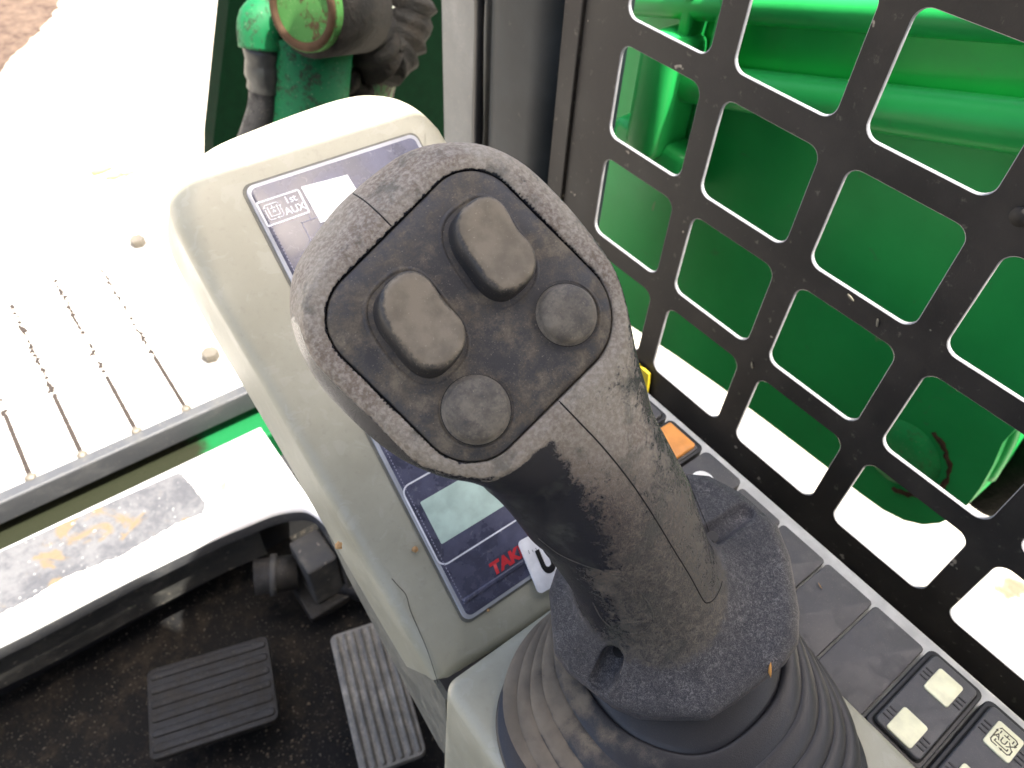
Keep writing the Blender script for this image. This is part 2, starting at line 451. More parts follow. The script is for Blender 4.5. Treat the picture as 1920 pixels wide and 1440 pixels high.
# ------------------------------------------------------------------ cab shell (floor, roof, sill)
FL = -.82
def build_cab():
    # footwell floor
    bm = bevbox(-.62, .46, -.9, .53, FL - .03, FL, .0)
    tag(link('floor', bm_mesh(bm), M_blk_rubber, None, False), 'black rubber footwell floor', kind='structure')
    # inner walls of the footwell
    bm = bevbox(-.62, .46, .53, .56, -1.1, -.705, 0)
    tag(link('front_wall', bm_mesh(bm), M_interior, None, False), 'dark front wall of the footwell', kind='structure')
    bm = bevbox(.3305, .3345, -.9, .335, -1.1, -.4245, 0)
    tag(link('side_wall', bm_mesh(bm), M_black, None, False), 'black lower side wall below the guard', kind='structure')
    # roof: unseen canopy, front edge stepped to place sun and shade
    t = empty('shade_roof', (0, -.35, .35), 'unseen grey steel canopy roof shaped to shade the cab', 'roof')
    bm = bevbox(-.62, .40, -.95, .130, .35, .39, .01)
    me = prism([(-.62, -.95), (.40, -.95), (.40, .130), (.142, .130), (.125, .163), (-.62, .163)], .35, .39, Matrix.Identity(4))
    link('roof_shade_panel', me, M_roof, t, False)
    for x, y in ((-.58, -.9), (.36, -.9)):
        link('roof_post', bm_mesh(bevbox(x - .03, x + .03, y - .03, y + .03, -1.1, .35, .006)), M_black, t, False)
    # unseen panels added to block light: full-height rear, low left side
    link('rear_shade_panel', bm_mesh(bevbox(-.55, .33, -.93, -.90, -1.1, .349, .004)), M_roof, t, False)
    link('side_shade_panel', bm_mesh(bevbox(-.60, -.57, -.86, .33, -1.1, -.30, .004)), M_interior, t, False)
build_cab()

def build_sill():
    z = -.68
    front = [at(x, y, 2, z) for x, y in ((-300, 1165), (0, 1027), (150, 960), (330, 876), (500, 800), (700, 712))]
    rear = [at(x, y, 2, z) for x, y in ((-300, 1350), (0, 1210), (100, 1160), (200, 1108), (300, 1058), (400, 1010), (460, 985), (510, 965), (550, 957), (580, 960), (610, 985), (650, 1040))]
    rear = [np.array(q) for q in spline(rear, 5)]
    fr = np.array(front); n = len(rear)
    fy = fr[:, 1].mean()
    top = [np.array((q[0], fy, z)) for q in rear]
    V = []; Fc = []
    prof = [(0, -.020), (0, -.004), (-.0015, -.001), (-.005, 0)]   # rear lip rounding
    rings = []
    for i, q in enumerate(rear):
        t = rear[min(i + 1, n - 1)] - rear[max(i - 1, 0)]; t /= np.linalg.norm(t); nn = np.array((t[1], -t[0], 0))  # outward (rear)
        if nn[1] > 0: nn = -nn
        col = [q + nn * o + np.array((0, 0, dz)) for o, dz in prof]
        col += [q + (top[i] - q) * .3, q + (top[i] - q) * .65, top[i], top[i] + np.array((0, .004, -.004)), top[i] + np.array((0, .004, -.02)), top[i] * 0 + np.array((q[0], fy, -.02 + z)), q + np.array((0, .004, -.02))]
        rings.append(np.array(col))
    me = rings_mesh(rings, True, True)
    t = empty('door_sill', (0, .54, z), 'white worn curved metal sill above the dark footwell', 'sill')
    o = link('sill_plate', me, M_sill, t); sharp(o, 50); me.materials.append(M_beam)
    for p in me.polygons: p.material_index = 1 if abs(p.normal.z) < .35 else 0
    # grip tape patch
    P = [at(x, y, 2, z + .0012) for x, y in ((-300, 1172), (0, 1034), (160, 962), (335, 885), (352, 900), (372, 925), (386, 944), (380, 962), (330, 982), (280, 1010), (230, 1040), (120, 1082), (60, 1120), (0, 1150), (-300, 1290))]
    P2 = []
    for i in range(len(P)):
        a, b = P[i], P[(i + 1) % len(P)]
        for k in range(10):
            q = a + (b - a) * k / 10
            P2.append(q + np.array((*rng.normal(0, .0006, 2), 0)) * (1 if 2 < i else .2))
    me = prism([(p[0], p[1]) for p in P2], z + .0004, z + .0012, Matrix.Identity(4))
    link('grip_tape', me, M_tape, t, False)
    # apron below the sill
    low = [at(x, y, 1, .50)[2] for x, y in ((0, 1345), (430, 1115))]
    V = []; 
    pts = [np.array((q[0], q[1] + .012, 0)) for q in rear if q[0] < .075]
    rings = []
    for i, q in enumerate(pts):
        f_ = 1.0
        zb = -.765
        rings.append(np.array([q + (0, 0, -.70), q + (0, .0, zb), q + (0, .006, zb), q + (0, .006, -.70)]))
    link('apron', rings_mesh(rings, True, True), M_apron, t, False)
build_sill()

# under-sill bracket, box and hose at the end of the footwell
def build_footwell_bits():
    t = empty('pedal_valve', (.11, .43, -.76), 'grey box shaped valve with side flange under the sill end', 'valve')
    link('valve_body', bm_mesh(bevbox(.088, .122, .405, .45, -.775, -.705, .003)), M_apron, t, False)
    link('flange_plate', bm_mesh(bevbox(.1235, .130, .400, .455, -.785, -.70, .0015)), M_apron, t, False)
    link('mounting_foot', bm_mesh(bevbox(.075, .15, .395, .46, -.79, -.776, .003)), M_pedal1, t, False)
    link('cap', join([tube([(.092, .42, -.80), (.092, .42, -.789)], .014, 20)]), M_pedal1, t)
    link('solenoid', tube([(.045, .455, -.74), (.085, .438, -.745)], [.019, .019], 20), M_pedal1, t); sharp(t.children[-1])
    link('collar', tube([(.060, .449, -.742), (.066, .446, -.743)], .0225, 20), M_apron, t); sharp(t.children[-1])
    h = link('hydraulic_hose', tube(spline([(.12, .415, -.775), (.145, .385, -.785), (.165, .35, -.80), (.20, .30, -.81)], 8), .012, 16), M_hose)
    tag(h, 'dark thick hose curving from the valve under the console', 'hose')
build_footwell_bits()

def pedal(name, c4, ribs_along, n, mat, label, z, th, rh, rib_w):
    A, B, Cc, D = [np.array((*p, z), float) for p in c4]     # A far-left, B far-right, C near-right, D near-left
    o = (A + B + Cc + D) / 4
    u = (B - A) / np.linalg.norm(B - A); v = np.cross((0, 0, 1), u)
    w2 = (np.linalg.norm(B - A) + np.linalg.norm(Cc - D)) / 4; h2 = (np.linalg.norm(A - D) + np.linalg.norm(B - Cc)) / 4
    M = basis(u, v, (0, 0, 1), o)
    t = empty(name, o, label, 'pedal')
    o_ = link('pad', prism(rrect(w2, h2, .007), -th, 0, M, .0015), mat, t); sharp(o_)
    src = None
    L = parent_origin(t)
    for i in range(n):
        f_ = (i + .5) / n * 2 - 1
        if ribs_along == 'u':
            P = rrect(w2 - .003, rib_w, rib_w * .8, 3, 0, f_ * (h2 - .002))
        else:
            P = rrect(rib_w, h2 - .003, rib_w * .8, 3, f_ * (w2 - .002), 0)
        r_ = link('rib', prism(P, .0001, rh, M, rh * .8), mat, t)
    link('pedal_arm', tube([tuple(o + np.array((0, 0, -th))), tuple(o + np.array((.0, .06, -.055)))], .008, 10), M_swd, t)
    return t
pedal('foot_pedal', [(-.088, .434), (.026, .398), (.006, .312), (-.104, .346)], 'u', 6, M_pedal1,
      'dark dirty rubber pedal with cross ribs deep in the footwell', -.757, .008, .0019, .0038)
pedal('foot_pedal', [(.073, .360), (.134, .342), (.105, .198), (.047, .222)], 'v', 7, M_pedal2,
      'pale grey rubber pedal with long ribs beside the console', -.757, .008, .0035, .0024)
def grit():
    ms = []
    for i in range(200):
        x = rng.normal(.0, .06); y = .30 + rng.normal(0, .05)
        r_ = abs(rng.normal(0, .0011)) + .0004
        ms.append((x, y, FL + r_ * .5, r_))
    V = []; Fc = []
    for x, y, z, r_ in ms:
        b = len(V); a0 = rng.uniform(0, 6.28)
        V += [(x + r_ * math.cos(a0 + k * 2.1), y + r_ * math.sin(a0 + k * 2.1) * rng.uniform(.6, 1), z) for k in range(3)] + [(x, y, z + r_), (x, y, z - r_ * .5)]
        for k in range(3): Fc += [(b + k, b + (k + 1) % 3, b + 3), (b + (k + 1) % 3, b + k, b + 4)]
    tag(link('floor_grit', mesh_of(V, Fc), M_grit, None, False), 'pale loose grit scattered over the black floor', 'grit', kind='stuff')
grit()

# ------------------------------------------------------------------ front step
def build_step():
    z = -.66
    t = empty('front_step', (.0, .7, z), 'pale dusty step of planks with rusty gaps in front of the cab', 'step')
    xs = [-.37, -.315, -.26, -.205, -.151, -.0975, -.0465, .0105, .0665, .30]
    for a, b in zip(xs, xs[1:]):
        o = link('plank', bm_mesh(bevbox(a + .0003, b - .0003, .645, 1.06, z - .012, z, .0012, 1)), M_plank, t, False)
    for x in xs[1:-1]:
        # dirty serrated strip standing in each gap
        V = []; Fc = []; n = 70; on = True; y1 = .97 + rng.uniform(-.05, .04)
        for i in range(n):
            ya = .648 + (y1 - .648) * i / n; yb = .648 + (y1 - .648) * (i + 1) / n
            near_ = ya < .745
            if not near_ and rng.random() < .45: on = not on
            if not near_ and not on and rng.random() > .15: continue
            wa = (.0026 if near_ else rng.uniform(.0008, .0045)) + rng.uniform(0, .0005); xo = 0 if near_ else rng.normal(0, .0010)
            wb = wa * (1 if near_ else rng.uniform(.3, 1)); b = len(V); h = .0014 + rng.uniform(0, .0008)
            V += [(x + xo - wa, ya, z - .002), (x + xo - wa * .8, ya, z + h), (x + xo + wa * .8, ya, z + h), (x + xo + wa, ya, z - .002),
                  (x + xo - wb, yb, z - .002), (x + xo - wb * .8, yb, z + h), (x + xo + wb * .8, yb, z + h), (x + xo + wb, yb, z - .002)]
            Fc += [(b, b + 1, b + 5, b + 4), (b + 1, b + 2, b + 6, b + 5), (b + 2, b + 3, b + 7, b + 6), (b, b + 3, b + 2, b + 1), (b + 4, b + 5, b + 6, b + 7)]
        tag(link('serrated_strip', mesh_of(V, Fc), M_rust, t, False), kind='stuff')
        me = bpy.data.meshes.new('m'); bm = bmesh.new(); bmesh.ops.create_icosphere(bm, subdivisions=2, radius=.0055)
        for v in bm.verts: v.co = Vector((x, .646, z + .0005)) + Vector((v.co.x * 1.1, v.co.y, v.co.z * .55)) * (1 + rng.uniform(-.12, .12))
        link('weld_bead', bm_mesh(bm), M_bolt, t)
    b = link('rear_beam', bm_mesh(bevbox(-.6, .32, .629, .644, z - .029, z + .001, .002)), M_beam, t, False)
    link('plank_support', bm_mesh(bevbox(-.6, .32, .70, .72, z - .04, z - .0135, .002)), M_beam, t, False)
    link('plank_support', bm_mesh(bevbox(-.6, .32, .98, 1.0, z - .05, z - .0135, .002)), M_beam, t, False)
    for (x, y) in ((.1253, .969), (.1205, .703)):
        wsh = join([tube([(x, y, z + .0), (x, y, z + .0035)], .0195, 28)])
        o = link('washer', wsh, M_washer, t); sharp(o)
        o = link('bolt_head', tube([(x, y, z + .0035), (x, y, z + .0145)], .0098, 6), M_bolt, t, False)
    # a few clods of mud lying on the planks
    for (px, py, s_, lb_) in ((205, 618, .0035, 'brown clod of mud between the two rightmost gaps of the step'), (115, 505, .003, 'small clod of mud beside the far end of the second gap from the right'),
                       (305, 548, .0025, 'smallest clod of mud, right of the rightmost gap and left of the near bolt'), (190, 320, .009, 'yellowish clod, leftmost of three at the far end of the step'),
                       (215, 330, .007, 'yellowish clod, middle of three at the far end of the step'), (240, 325, .006, 'yellowish clod, rightmost of three at the far end of the step')):
        p = at(px, py, 2, z)
        bm = bmesh.new(); bmesh.ops.create_icosphere(bm, subdivisions=2, radius=s_)
        for v in bm.verts: v.co = Vector(p) + Vector((v.co.x * 1.9, v.co.y * .8, v.co.z * .5)) * (1 + rng.uniform(-.25, .25))
        tag(link('mud_clod', bm_mesh(bm), M_tan), lb_, 'mud')
    # green crossmember between step and sill
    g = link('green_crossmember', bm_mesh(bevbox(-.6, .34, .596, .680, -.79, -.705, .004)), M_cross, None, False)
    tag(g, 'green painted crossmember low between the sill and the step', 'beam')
build_step()

# ------------------------------------------------------------------ window guard
GX = .33
def build_guard():
    t = empty('window_guard', (GX, .1, -.42), 'dark steel side guard sheet with rounded square holes right of the lever', 'guard')
    pw, ph, hw, hh, rad, th = .0798, .0742, .0316, .02935, .0075, .0024
    y0 = .3103 - hw; z0 = -.3915 + hh
    K = 6
    hole = rrect(hw, hh, rad, K)         # local (y,z)
    cx, cz = pw / 2, ph / 2
    outer = []
    for i, (a, b) in enumerate(hole):
        k = i % (K + 1)
        s_ = min(cx / abs(a), cz / abs(b))
        if k == K // 2: outer.append((math.copysign(cx, a), math.copysign(cz, b)))
        else: outer.append((a * s_, b * s_))
    outer = np.array(outer); n = len(hole)
    V = []; Fc = []; Ed = []
    b_ = .0004
    for j in range(9):
        for k in range(7):
            Y = y0 - j * pw; Z = z0 + k * ph; o = len(V)
            loops = [(outer, 0), (hole * (1 + b_ / hw), 0), (hole, b_), (hole, th - b_), (hole * (1 + b_ / hw), th), (outer, th)]
            for L, dx in loops:
                V += [(GX + dx, Y + p[0], Z + p[1]) for p in L]
            for q in range(5):
                for i in range(n):
                    i2 = (i + 1) % n
                    Fc.append((o + q * n + i, o + q * n + i2, o + (q + 1) * n + i2, o + (q + 1) * n + i))
                    Ed.append(1 if q in (1, 2, 3) else 0)
    me = mesh_of(V, Fc)
    ymin = y0 - 8 * pw - cx; ymax = y0 + cx; zmin = z0 - cz; zmax = z0 + 6 * ph + cz
    bm = bmesh.new(); bm.from_mesh(me)
    bmesh.ops.remove_doubles(bm, verts=bm.verts[:], dist=1e-6)
    me2 = bm_mesh(bm)
    o = link('hole_sheet', me2, M_guard, t, False)
    me2.materials.append(M_guard_edge)
    for p, e in zip(me2.polygons, Ed): p.material_index = e
    link('side_margin', bm_mesh(bevbox(GX, GX + th, ymax, .345, zmin, zmax, 0)), M_guard, t, False)
    link('bottom_margin', bm_mesh(bevbox(GX, GX + th, ymin, .345, -.424, zmin, 0)), M_guard, t, False)
    # inner folded lip and rail at the foot of the sheet
    link('bottom_rail', bm_mesh(bevbox(.2875, GX - .0005, ymin, .335, -.446, -.426, .002)), M_rail, t, False)
    lp = link('bottom_lip', tube([(.3255, y, -.4235 + .0006 * math.sin(y * 70)) for y in np.linspace(.33, -.4, 50)], .0028, 8), M_guard, t)
    link('inner_rail', bm_mesh(bevbox(.266, .281, ymin, .24, -.47, -.402, .002)), M_rail, t, False)
    # small seed husks and a bolt
    o = link('bolt', tube([(GX - .0002, at(1915, 405, 0, GX)[1], at(1915, 405, 0, GX)[2]), (GX - .0014, at(1915, 405, 0, GX)[1], at(1915, 405, 0, GX)[2])], .0042, 24), M_guard, t)
    for px, py, a, lb_ in ((1595, 558, 20, 'pale lying husk on a guard bar, left of an upright one'), (1410, 685, 60, 'pale husk on the lowest guard crossing, nearest to the lever neck'),
                         (1645, 605, 70, 'pale upright husk on a guard bar, right of a lying one')):
        p = at(px, py, 0, GX - .0006)
        bm = bmesh.new(); bmesh.ops.create_icosphere(bm, subdivisions=2, radius=.001)
        for v in bm.verts: v.co = Matrix.Rotation(R(a), 3, 'X') @ Vector((v.co.x * .4, v.co.y * 2.6, v.co.z * .75)) + Vector(p)
        tag(link('seed_husk', bm_mesh(bm), M_husk), lb_, 'husk')
build_guard()

def build_pillar():
    t = empty('cab_pillar', (.34, .42, -1.0), 'cab front pillar with pale grey strip and rounded black tube', 'pillar')
    P = rrect(.0315, .030, .006, 4, .3645, .4790)
    o = link('pale_strip', prism(rrect(.0315, .0305, .003, 4, .3645, .4800), -1.2, .35, Matrix.Identity(4)), M_post, t); sharp(o)
    o = link('black_tube', prism(rrect(.040, .0465, .030, 10, .3610, .4010), -1.2, .35, Matrix.Identity(4)), M_black, t); sharp(o, 50)
    o = link('rubber_seal', tube([(.3255, .4485, z) for z in np.linspace(-.75, .34, 30)], [.0042 + .0006 * math.sin(i * 1.7) for i in range(30)], 10), M_swd, t)
    o = link('hinge_flange', bm_mesh(bevbox(.3275, .3335, .3455, .362, -.46, .34, .001)), M_guard, t, False)
build_pillar()

# ------------------------------------------------------------------ loader arm beyond the guard
def build_arm():
    X = .52
    t = empty('loader_arm', (X, .2, -.6), 'big green loader arm plate with cross tube seen through the guard', 'loader arm')
    px = [(1880, 830), (1862, 872), (1838, 915), (1815, 946), (1790, 968), (1762, 981), (1730, 984), (1695, 976), (1655, 956), (1612, 925), (1560, 884), (1500, 838), (1430, 785), (1350, 725), (1260, 662), (1180, 610), (1080, 545), (980, 470)]
    low = [at(x, y, 0, X) for x, y in px]
    P = [(q[1], q[2]) for q in low]
    P = [(P[0][0] - .002, P[0][1] + .05), (P[0][0] - .03, P[0][1] + .16), (-.5, -.25), (-.5, -.035), (.62, -.27), (.62, P[-1][1])] + P[::-1]
    P = np.array(P)
    M = basis((0, 1, 0), (0, 0, 1), (1, 0, 0))
    me = prism(P, X, X + .05, M)
    link('arm_plate', me, M_green, t, False)
    # bright rear edge strip
    # rusty pivot ring on the lobe
    c = at(1690, 850, 0, X)
    bm = []
    ring = []
    for a in np.linspace(R(-75), R(75), 30):
        rr = .040 * (1 + rng.uniform(-.03, .03))
        ring.append((X - .0005, c[1] - rr * math.cos(a) * 1.0, c[2] + rr * math.sin(a)))
    link('pivot_weld', tube(ring, [.0010 + rng.uniform(0, .0016) for _ in ring], 8), M_rim, t)
    boss = [(X - .0012, c[1] + .0335 * math.cos(a), c[2] + .0335 * math.sin(a)) for a in np.linspace(0, 2 * math.pi, 40, endpoint=False)]
    rings = [np.array(boss) + np.array((.003, 0, 0)), np.array(boss), (np.array(boss) - [0, c[1], c[2]]) * [1, .3, .3] + [0, c[1], c[2]]]
    link('pivot_boss', rings_mesh(rings, True), M_boss, t)
    # big tube and upper tube
    a = at(1235, 148, 0, .503); b = at(1930, 240, 0, .503)
    d_ = (np.array(b) - a); d_ /= np.linalg.norm(d_)
    a2 = a - d_ * 0; b2 = b + d_ * .4
    link('cross_tube', tube([a2, b2], .0158, 40, False), M_green, t)
    a3 = at(1190, 2, 0, .506); b3 = at(1900, 42, 0, .506)
    dd = (np.array(b3) - a3)
    link('upper_tube', tube([a3, a3 + dd * 1.8], .0115, 32, False), M_green, t)
    # end bracket where the tubes meet
    c = at(1205, 150, 0, .46)
    bm = bevbox(.470, .519, c[1] - .016, c[1] + .022, c[2] - .075, c[2] + .030, .010, 3)
    o = link('tube_bracket', bm_mesh(bm), M_green, t); sharp(o, 60)
    # weld skirt under bracket
    bm = bevbox(.485, .519, c[1] - .040, c[1] + .05, c[2] - .105, c[2] - .06, .008, 3)
    o = link('tube_bracket_foot', bm_mesh(bm), M_green, t); sharp(o, 60)
    q = at(1300, 60, 0, .515)
    for dy in (-.01, -.045):
        link('stiffener', bm_mesh(bevbox(.495, .5195, q[1] + dy, q[1] + dy + .012, q[2] - .02, q[2] + .09, .003)), M_green, t, False)
    # chute edge below the lobe: bright flange, hose
    o = link('rear_flange', tube(spline([at(1853, 893, 0, .535), at(1874, 858, 0, .535), at(1892, 822, 0, .535), at(1905, 790, 0, .535), at(1925, 770, 0, .535)], 4), .006, 12), M_green, t)
    h = link('drive_hose', tube(spline([at(1850, 905, 0, .60), at(1895, 880, 0, .60), at(1940, 850, 0, .60), at(2050, 800, 0, .60)], 6), .035, 20), M_grease)
    tag(h, 'black muddy round drive part behind the green arm lobe', 'hub')
build_arm()

# ------------------------------------------------------------------ green hydraulics ahead of the pillar
def build_hydraulics():
    Y = .80
    def p(x, y, d=0): return at(x, y, 1, Y + d)
    t = empty('lift_bracket', p(620, 150), 'green greasy lift bracket with pin and steel hose end above the monitor', 'bracket')
    # backing dark plate
    poly = [p(x, y, .10) for x, y in ((436, -60), (400, 262), (398, 420), (900, 420), (900, -60))]
    link('back_plate', prism([(q[0], q[2]) for q in poly], -(Y + .13), -(Y + .10), basis((1, 0, 0), (0, 0, 1), (0, -1, 0))), M_gdark, t, False)
    # green vertical barrel
    a, b = p(585, 70, -.045), p(562, 460, -.045)
    link('cylinder_barrel', tube([a, b], .043, 40), M_elbow, t)
    link('barrel_neck', tube([p(590, 150, -.02), p(700, 170, -.02), p(730, 0, -.02)], .028, 24), M_grust, t)
    link('grease_collar', tube(spline([p(560, 85, -.045), p(600, 125, -.05), p(650, 150, -.05), p(690, 195, -.05), p(700, 235, -.04)], 6), [.009 + .008 * abs(math.sin(i * .9)) for i in range(25)], 14), M_grease, t)
    link('grease_collar', tube(spline([p(655, -10, -.04), p(690, 60, -.05), p(715, 110, -.05), p(750, 70, -.04), p(770, -10, -.03)], 6), [.024 + .010 * abs(math.sin(i * 1.3)) for i in range(25)], 14), M_grease, t)
    # pin disc
    c = p(580, 14, -.10); n = Vector((-.86, -.42, .28)).normalized()
    n1 = np.array(n)
    o = link('pin_disc', tube([c, c + n1 * .010], .039, 40), M_disc_green, t); sharp(o)
    # washer ring
    u = n.orthogonal().normalized(); v = n.cross(u)
    ring = [c + n1 * .010 + np.array(u * math.cos(q) + v * math.sin(q)) * .034 for q in np.linspace(0, 2 * math.pi, 48)]
    link('pin_ring', tube(ring, .0042, 10, False), M_rim, t)
    link('pin_boss', tube([c - n1 * .075, c], .045, 36), M_grease, t)
    # elbow and bracket lug
    o = link('elbow', tube(spline([p(560, 90, -.01), p(520, 40, -.02), p(492, 45, -.03), p(492, 90, -.035)], 6), [.030, .029, .028, .027, .026, .026, .026, .026, .025, .025, .024, .024, .024, .024, .024, .024, .024, .024, .024][:19], 24), M_elbow, t)
    zz = [(492, 78), (494, 95), (494, 112), (496, 120), (496, 140), (498, 150), (498, 166)]
    o = link('hose_ferrule', tube([p(x, y, -.035) for x, y in zz], [.019, .0205, .0185, .020, .0205, .0185, .0195], 20), M_clamp, t)
    h = link('hydraulic_hose', tube(spline([p(497, 155, -.035), p(495, 200, -.035), p(480, 250, -.03), p(445, 340, -.02)], 6), .017, 18), M_hose)
    tag(h, 'black hydraulic hose running down from the steel ferrule above the monitor', 'hose')
build_hydraulics()

# ------------------------------------------------------------------ monitor
TH = R(38)
PV = np.array((0, math.cos(TH), math.sin(TH))); PN = np.array((0, -math.sin(TH), math.cos(TH))); PX = np.array((1., 0, 0))
P0 = at(820, 1280, 2, -.33)
def MP(h=0): return basis(PX, PV, PN, P0 + PN * h)
def pl(px, py, h=0):
    q = ray(px, py); t = (P0 @ PN + h) / (q @ PN); w_ = q * t; return np.array([w_[0] - P0[0], (w_ - P0) @ PV])
def build_monitor():
    t = empty('monitor', P0 + PV * .02 + PX * .06, 'beige upright machine monitor with dark display film behind the lever', 'monitor')
    # outline (a,b)
    ctrl = [(-.0001, 0.), (-.0035, .07), (-.0065, .14), (-.0090, .19), (-.0092, .215)]
    arcTL = [(-.0085, .229), (-.0050, .240), (.0040, .249), (.0215, .2565)]
    top = [(.045, .2595), (.070, .2615), (.090, .262)]
    arcTR = [(.103, .2600), (.1155, .2545), (.1245, .2455), (.1290, .2350), (.1300, .222)]
    right = [(.1300, .15), (.1300, .08), (.1300, .0)]
    bot = [(.09, -.0065), (.045, -.0060), (.006, -.0030)]
    L = ctrl + arcTL + top + arcTR + right
    L = [np.array(q) for q in spline([(a, b, 0) for a, b in L], 5)]
    L += [np.array((a, b, 0)) for a, b in bot]
    L = np.array(L)[:, :2][::-1]        # ccw
    # smooth inset via normals with falloff
    n = len(L); nr = []
    for i in range(n):
        d_ = L[(i + 1) % n] - L[i - 1]; l = np.hypot(*d_); nr.append((d_[1] / l, -d_[0] / l))
    nr = np.array(nr)
    if ((L - L.mean(0)) * nr).sum() < 0: nr = -nr
    # larger crown radius at the top end
    fac = np.clip((L[:, 1] - .19) / .05, 0, 1)
    rings = []
    M = np.array(MP())
    def put(pts, h):
        P = np.c_[pts, np.full(len(pts), 1.0) * h if np.isscalar(h) else h, np.ones(len(pts))]
        return (M @ P.T).T[:, :3]
    prof_h = [-.045, -.0155, -.0150, -.0142, -.0142]
    prof_i = [-.001, 0.0002, .0012, .0010, 0.]
    for h, i_ in zip(prof_h, prof_i): rings.append(put(L - nr * i_, h))
    for a in np.linspace(0, 90, 10):
        r_ = .0065 + fac * .0075
        hh = -.0005 - r_ + r_ * math.sin(R(a)); ii = r_ * (1 - math.cos(R(a)))
        hh = np.maximum(hh, -.0141)
        q = L - nr * ii[:, None] if not np.isscalar(ii) else L - nr * ii
        rings.append(put(q, hh))
    # cap: shrink toward centre spine
    q = L - nr * (.0065 + fac * .0075)[:, None]
    cen = np.array((.062, .125))
    for s_ in (.9, .6, .3):
        rings.append(put(cen + (q - cen) * s_, -.0005))
    me = rings_mesh(rings, True, False)
    o = link('housing', me, M_beige, t); sharp(o, 48)
    # lower body below the housing (pedestal) running down to the floor
    V = []
    low = bmesh.new()
    P = np.array([P0 + PX * .004 + PV * .002 - PN * .046, P0 + PX * .0 + PV * .255 - PN * .046])
    o = link('pedestal', bm_mesh(bevbox(P0[0] + .045, .24, .06, .19, FL + .001, -.345, .004)), M_swd, t, False)
    # side back shell (darker, set in) seen along the left edge
    pts = L.copy(); q = pts - nr * .0055
    rings = [put(q, -.0455), put(q, -.062), put(q - nr * .004, -.066)]
    link('rear_shell', rings_mesh(rings, True, False), M_beige_dark, t)
    q = [at(x, y, 0, .0640) for x, y in ((590, 945), (650, 1078), (700, 1172), (760, 1284), (823, 1400))]
    q += [np.array((.064, .1062, -.43)), np.array((.064, .1062, -.345))] + [P0 + PV * b_ - PN * .016 for b_ in (.004, .04, .08, .12)]
    o = link('side_skirt', prism([(a_[1], a_[2]) for a_ in q], .0640, .0665, basis((0, 1, 0), (0, 0, 1), (1, 0, 0))), M_beige_dark, t, False)
    # display film
    dl = [pl(455, 355), pl(865, 1158)]
    x0, x1 = .0232, .1113; y0, y1 = .0150, .2312
    cx, cy, w2, h2 = (x0 + x1) / 2, (y0 + y1) / 2, (x1 - x0) / 2, (y1 - y0) / 2
    link('film_gasket', prism(rrect(w2 + .0012, h2 + .0012, .0045, 5, cx, cy), -.0004, .0000, MP()), M_beige_dark, t, False)
    o = link('film_edge', prism(rrect(w2, h2, .0042, 5, cx, cy), .0000, .0010, MP(), .0004), M_clear, t); sharp(o)
    o = link('display_film', prism(rrect(w2 - .0018, h2 - .0018, .003, 5, cx, cy + .0), .0010, .0013, MP(), .0002), M_film, t); sharp(o)
    # bottom highlight bend of the film
    link('film_bend', prism(rrect(w2 - .003, .0012, .001, 3, cx, y0 + .0090), .0013, .0022, MP(), .0008), M_film, t)
    # dotted stitch line down the left edge
    bm = bmesh.new()
    k = y0 + .008
    while k < y1 - .012:
        bevbox(x0 + .0030, x0 + .00345, k, k + .0009, .00131, .0015, 0, 1, MP(), bm); k += .0016
    link('edge_dots', bm_mesh(bm), M_paleprint, t, False)
    H1 = .00135
    # white frame line around the lcd window
    def line(pts, wd, h0, h1, mat, nm, closed=True):
        pts = [np.array(q, float) for q in pts]; n_ = len(pts); A = []; B = []
        for i in range(n_):
            a_ = pts[i - 1] if (closed or i) else pts[0]; b_ = pts[(i + 1) % n_] if (closed or i < n_ - 1) else pts[-1]
            d_ = b_ - a_; d_ /= (np.hypot(*d_) or 1); nn = np.array((-d_[1], d_[0])) * wd / 2
            A.append(pts[i] + nn); B.append(pts[i] - nn)
        V = []; Fc = []
        for i in range(n_):
            V += [(*A[i], h1), (*B[i], h1)]
            if i or closed:
                j = (i - 1) % n_
                Fc.append((2 * j, 2 * j + 1, 2 * i + 1, 2 * i))
        me = mesh_of(V, Fc); me.transform(MP()); return me
    fr = rrect(.0365, .0205, .0040, 6, 0, 0)
    c0 = pl(752, 925); c1 = pl(820, 1060)
    fx0, fy1, fy0 = (c0[0] + c1[0]) / 2 + .0006, pl(770, 905)[1] , pl(828, 1062)[1]
    print('frame', fx0, fy0, fy1)
    fr = rrect((x1 - .005 - fx0) / 2, (fy1 - fy0) / 2, .0040, 6, (x1 - .005 + fx0) / 2, (fy1 + fy0) / 2)
    link('frame_line', line(fr, .0008, 0, H1 + .0001, M_white, 'f'), M_white, t, False)
    a, b, c_ = pl(785, 945), pl(822, 1020), pl(930, 975)
    print('lcd', a, b, c_)
    o = link('lcd', prism(rrect(.0245, (a[1] - b[1]) / 2 + .0006, .0006, 2, a[0] + .0245 + .0005, (a[1] + b[1]) / 2), H1, H1 + .0002, MP()), M_lcd, t, False)
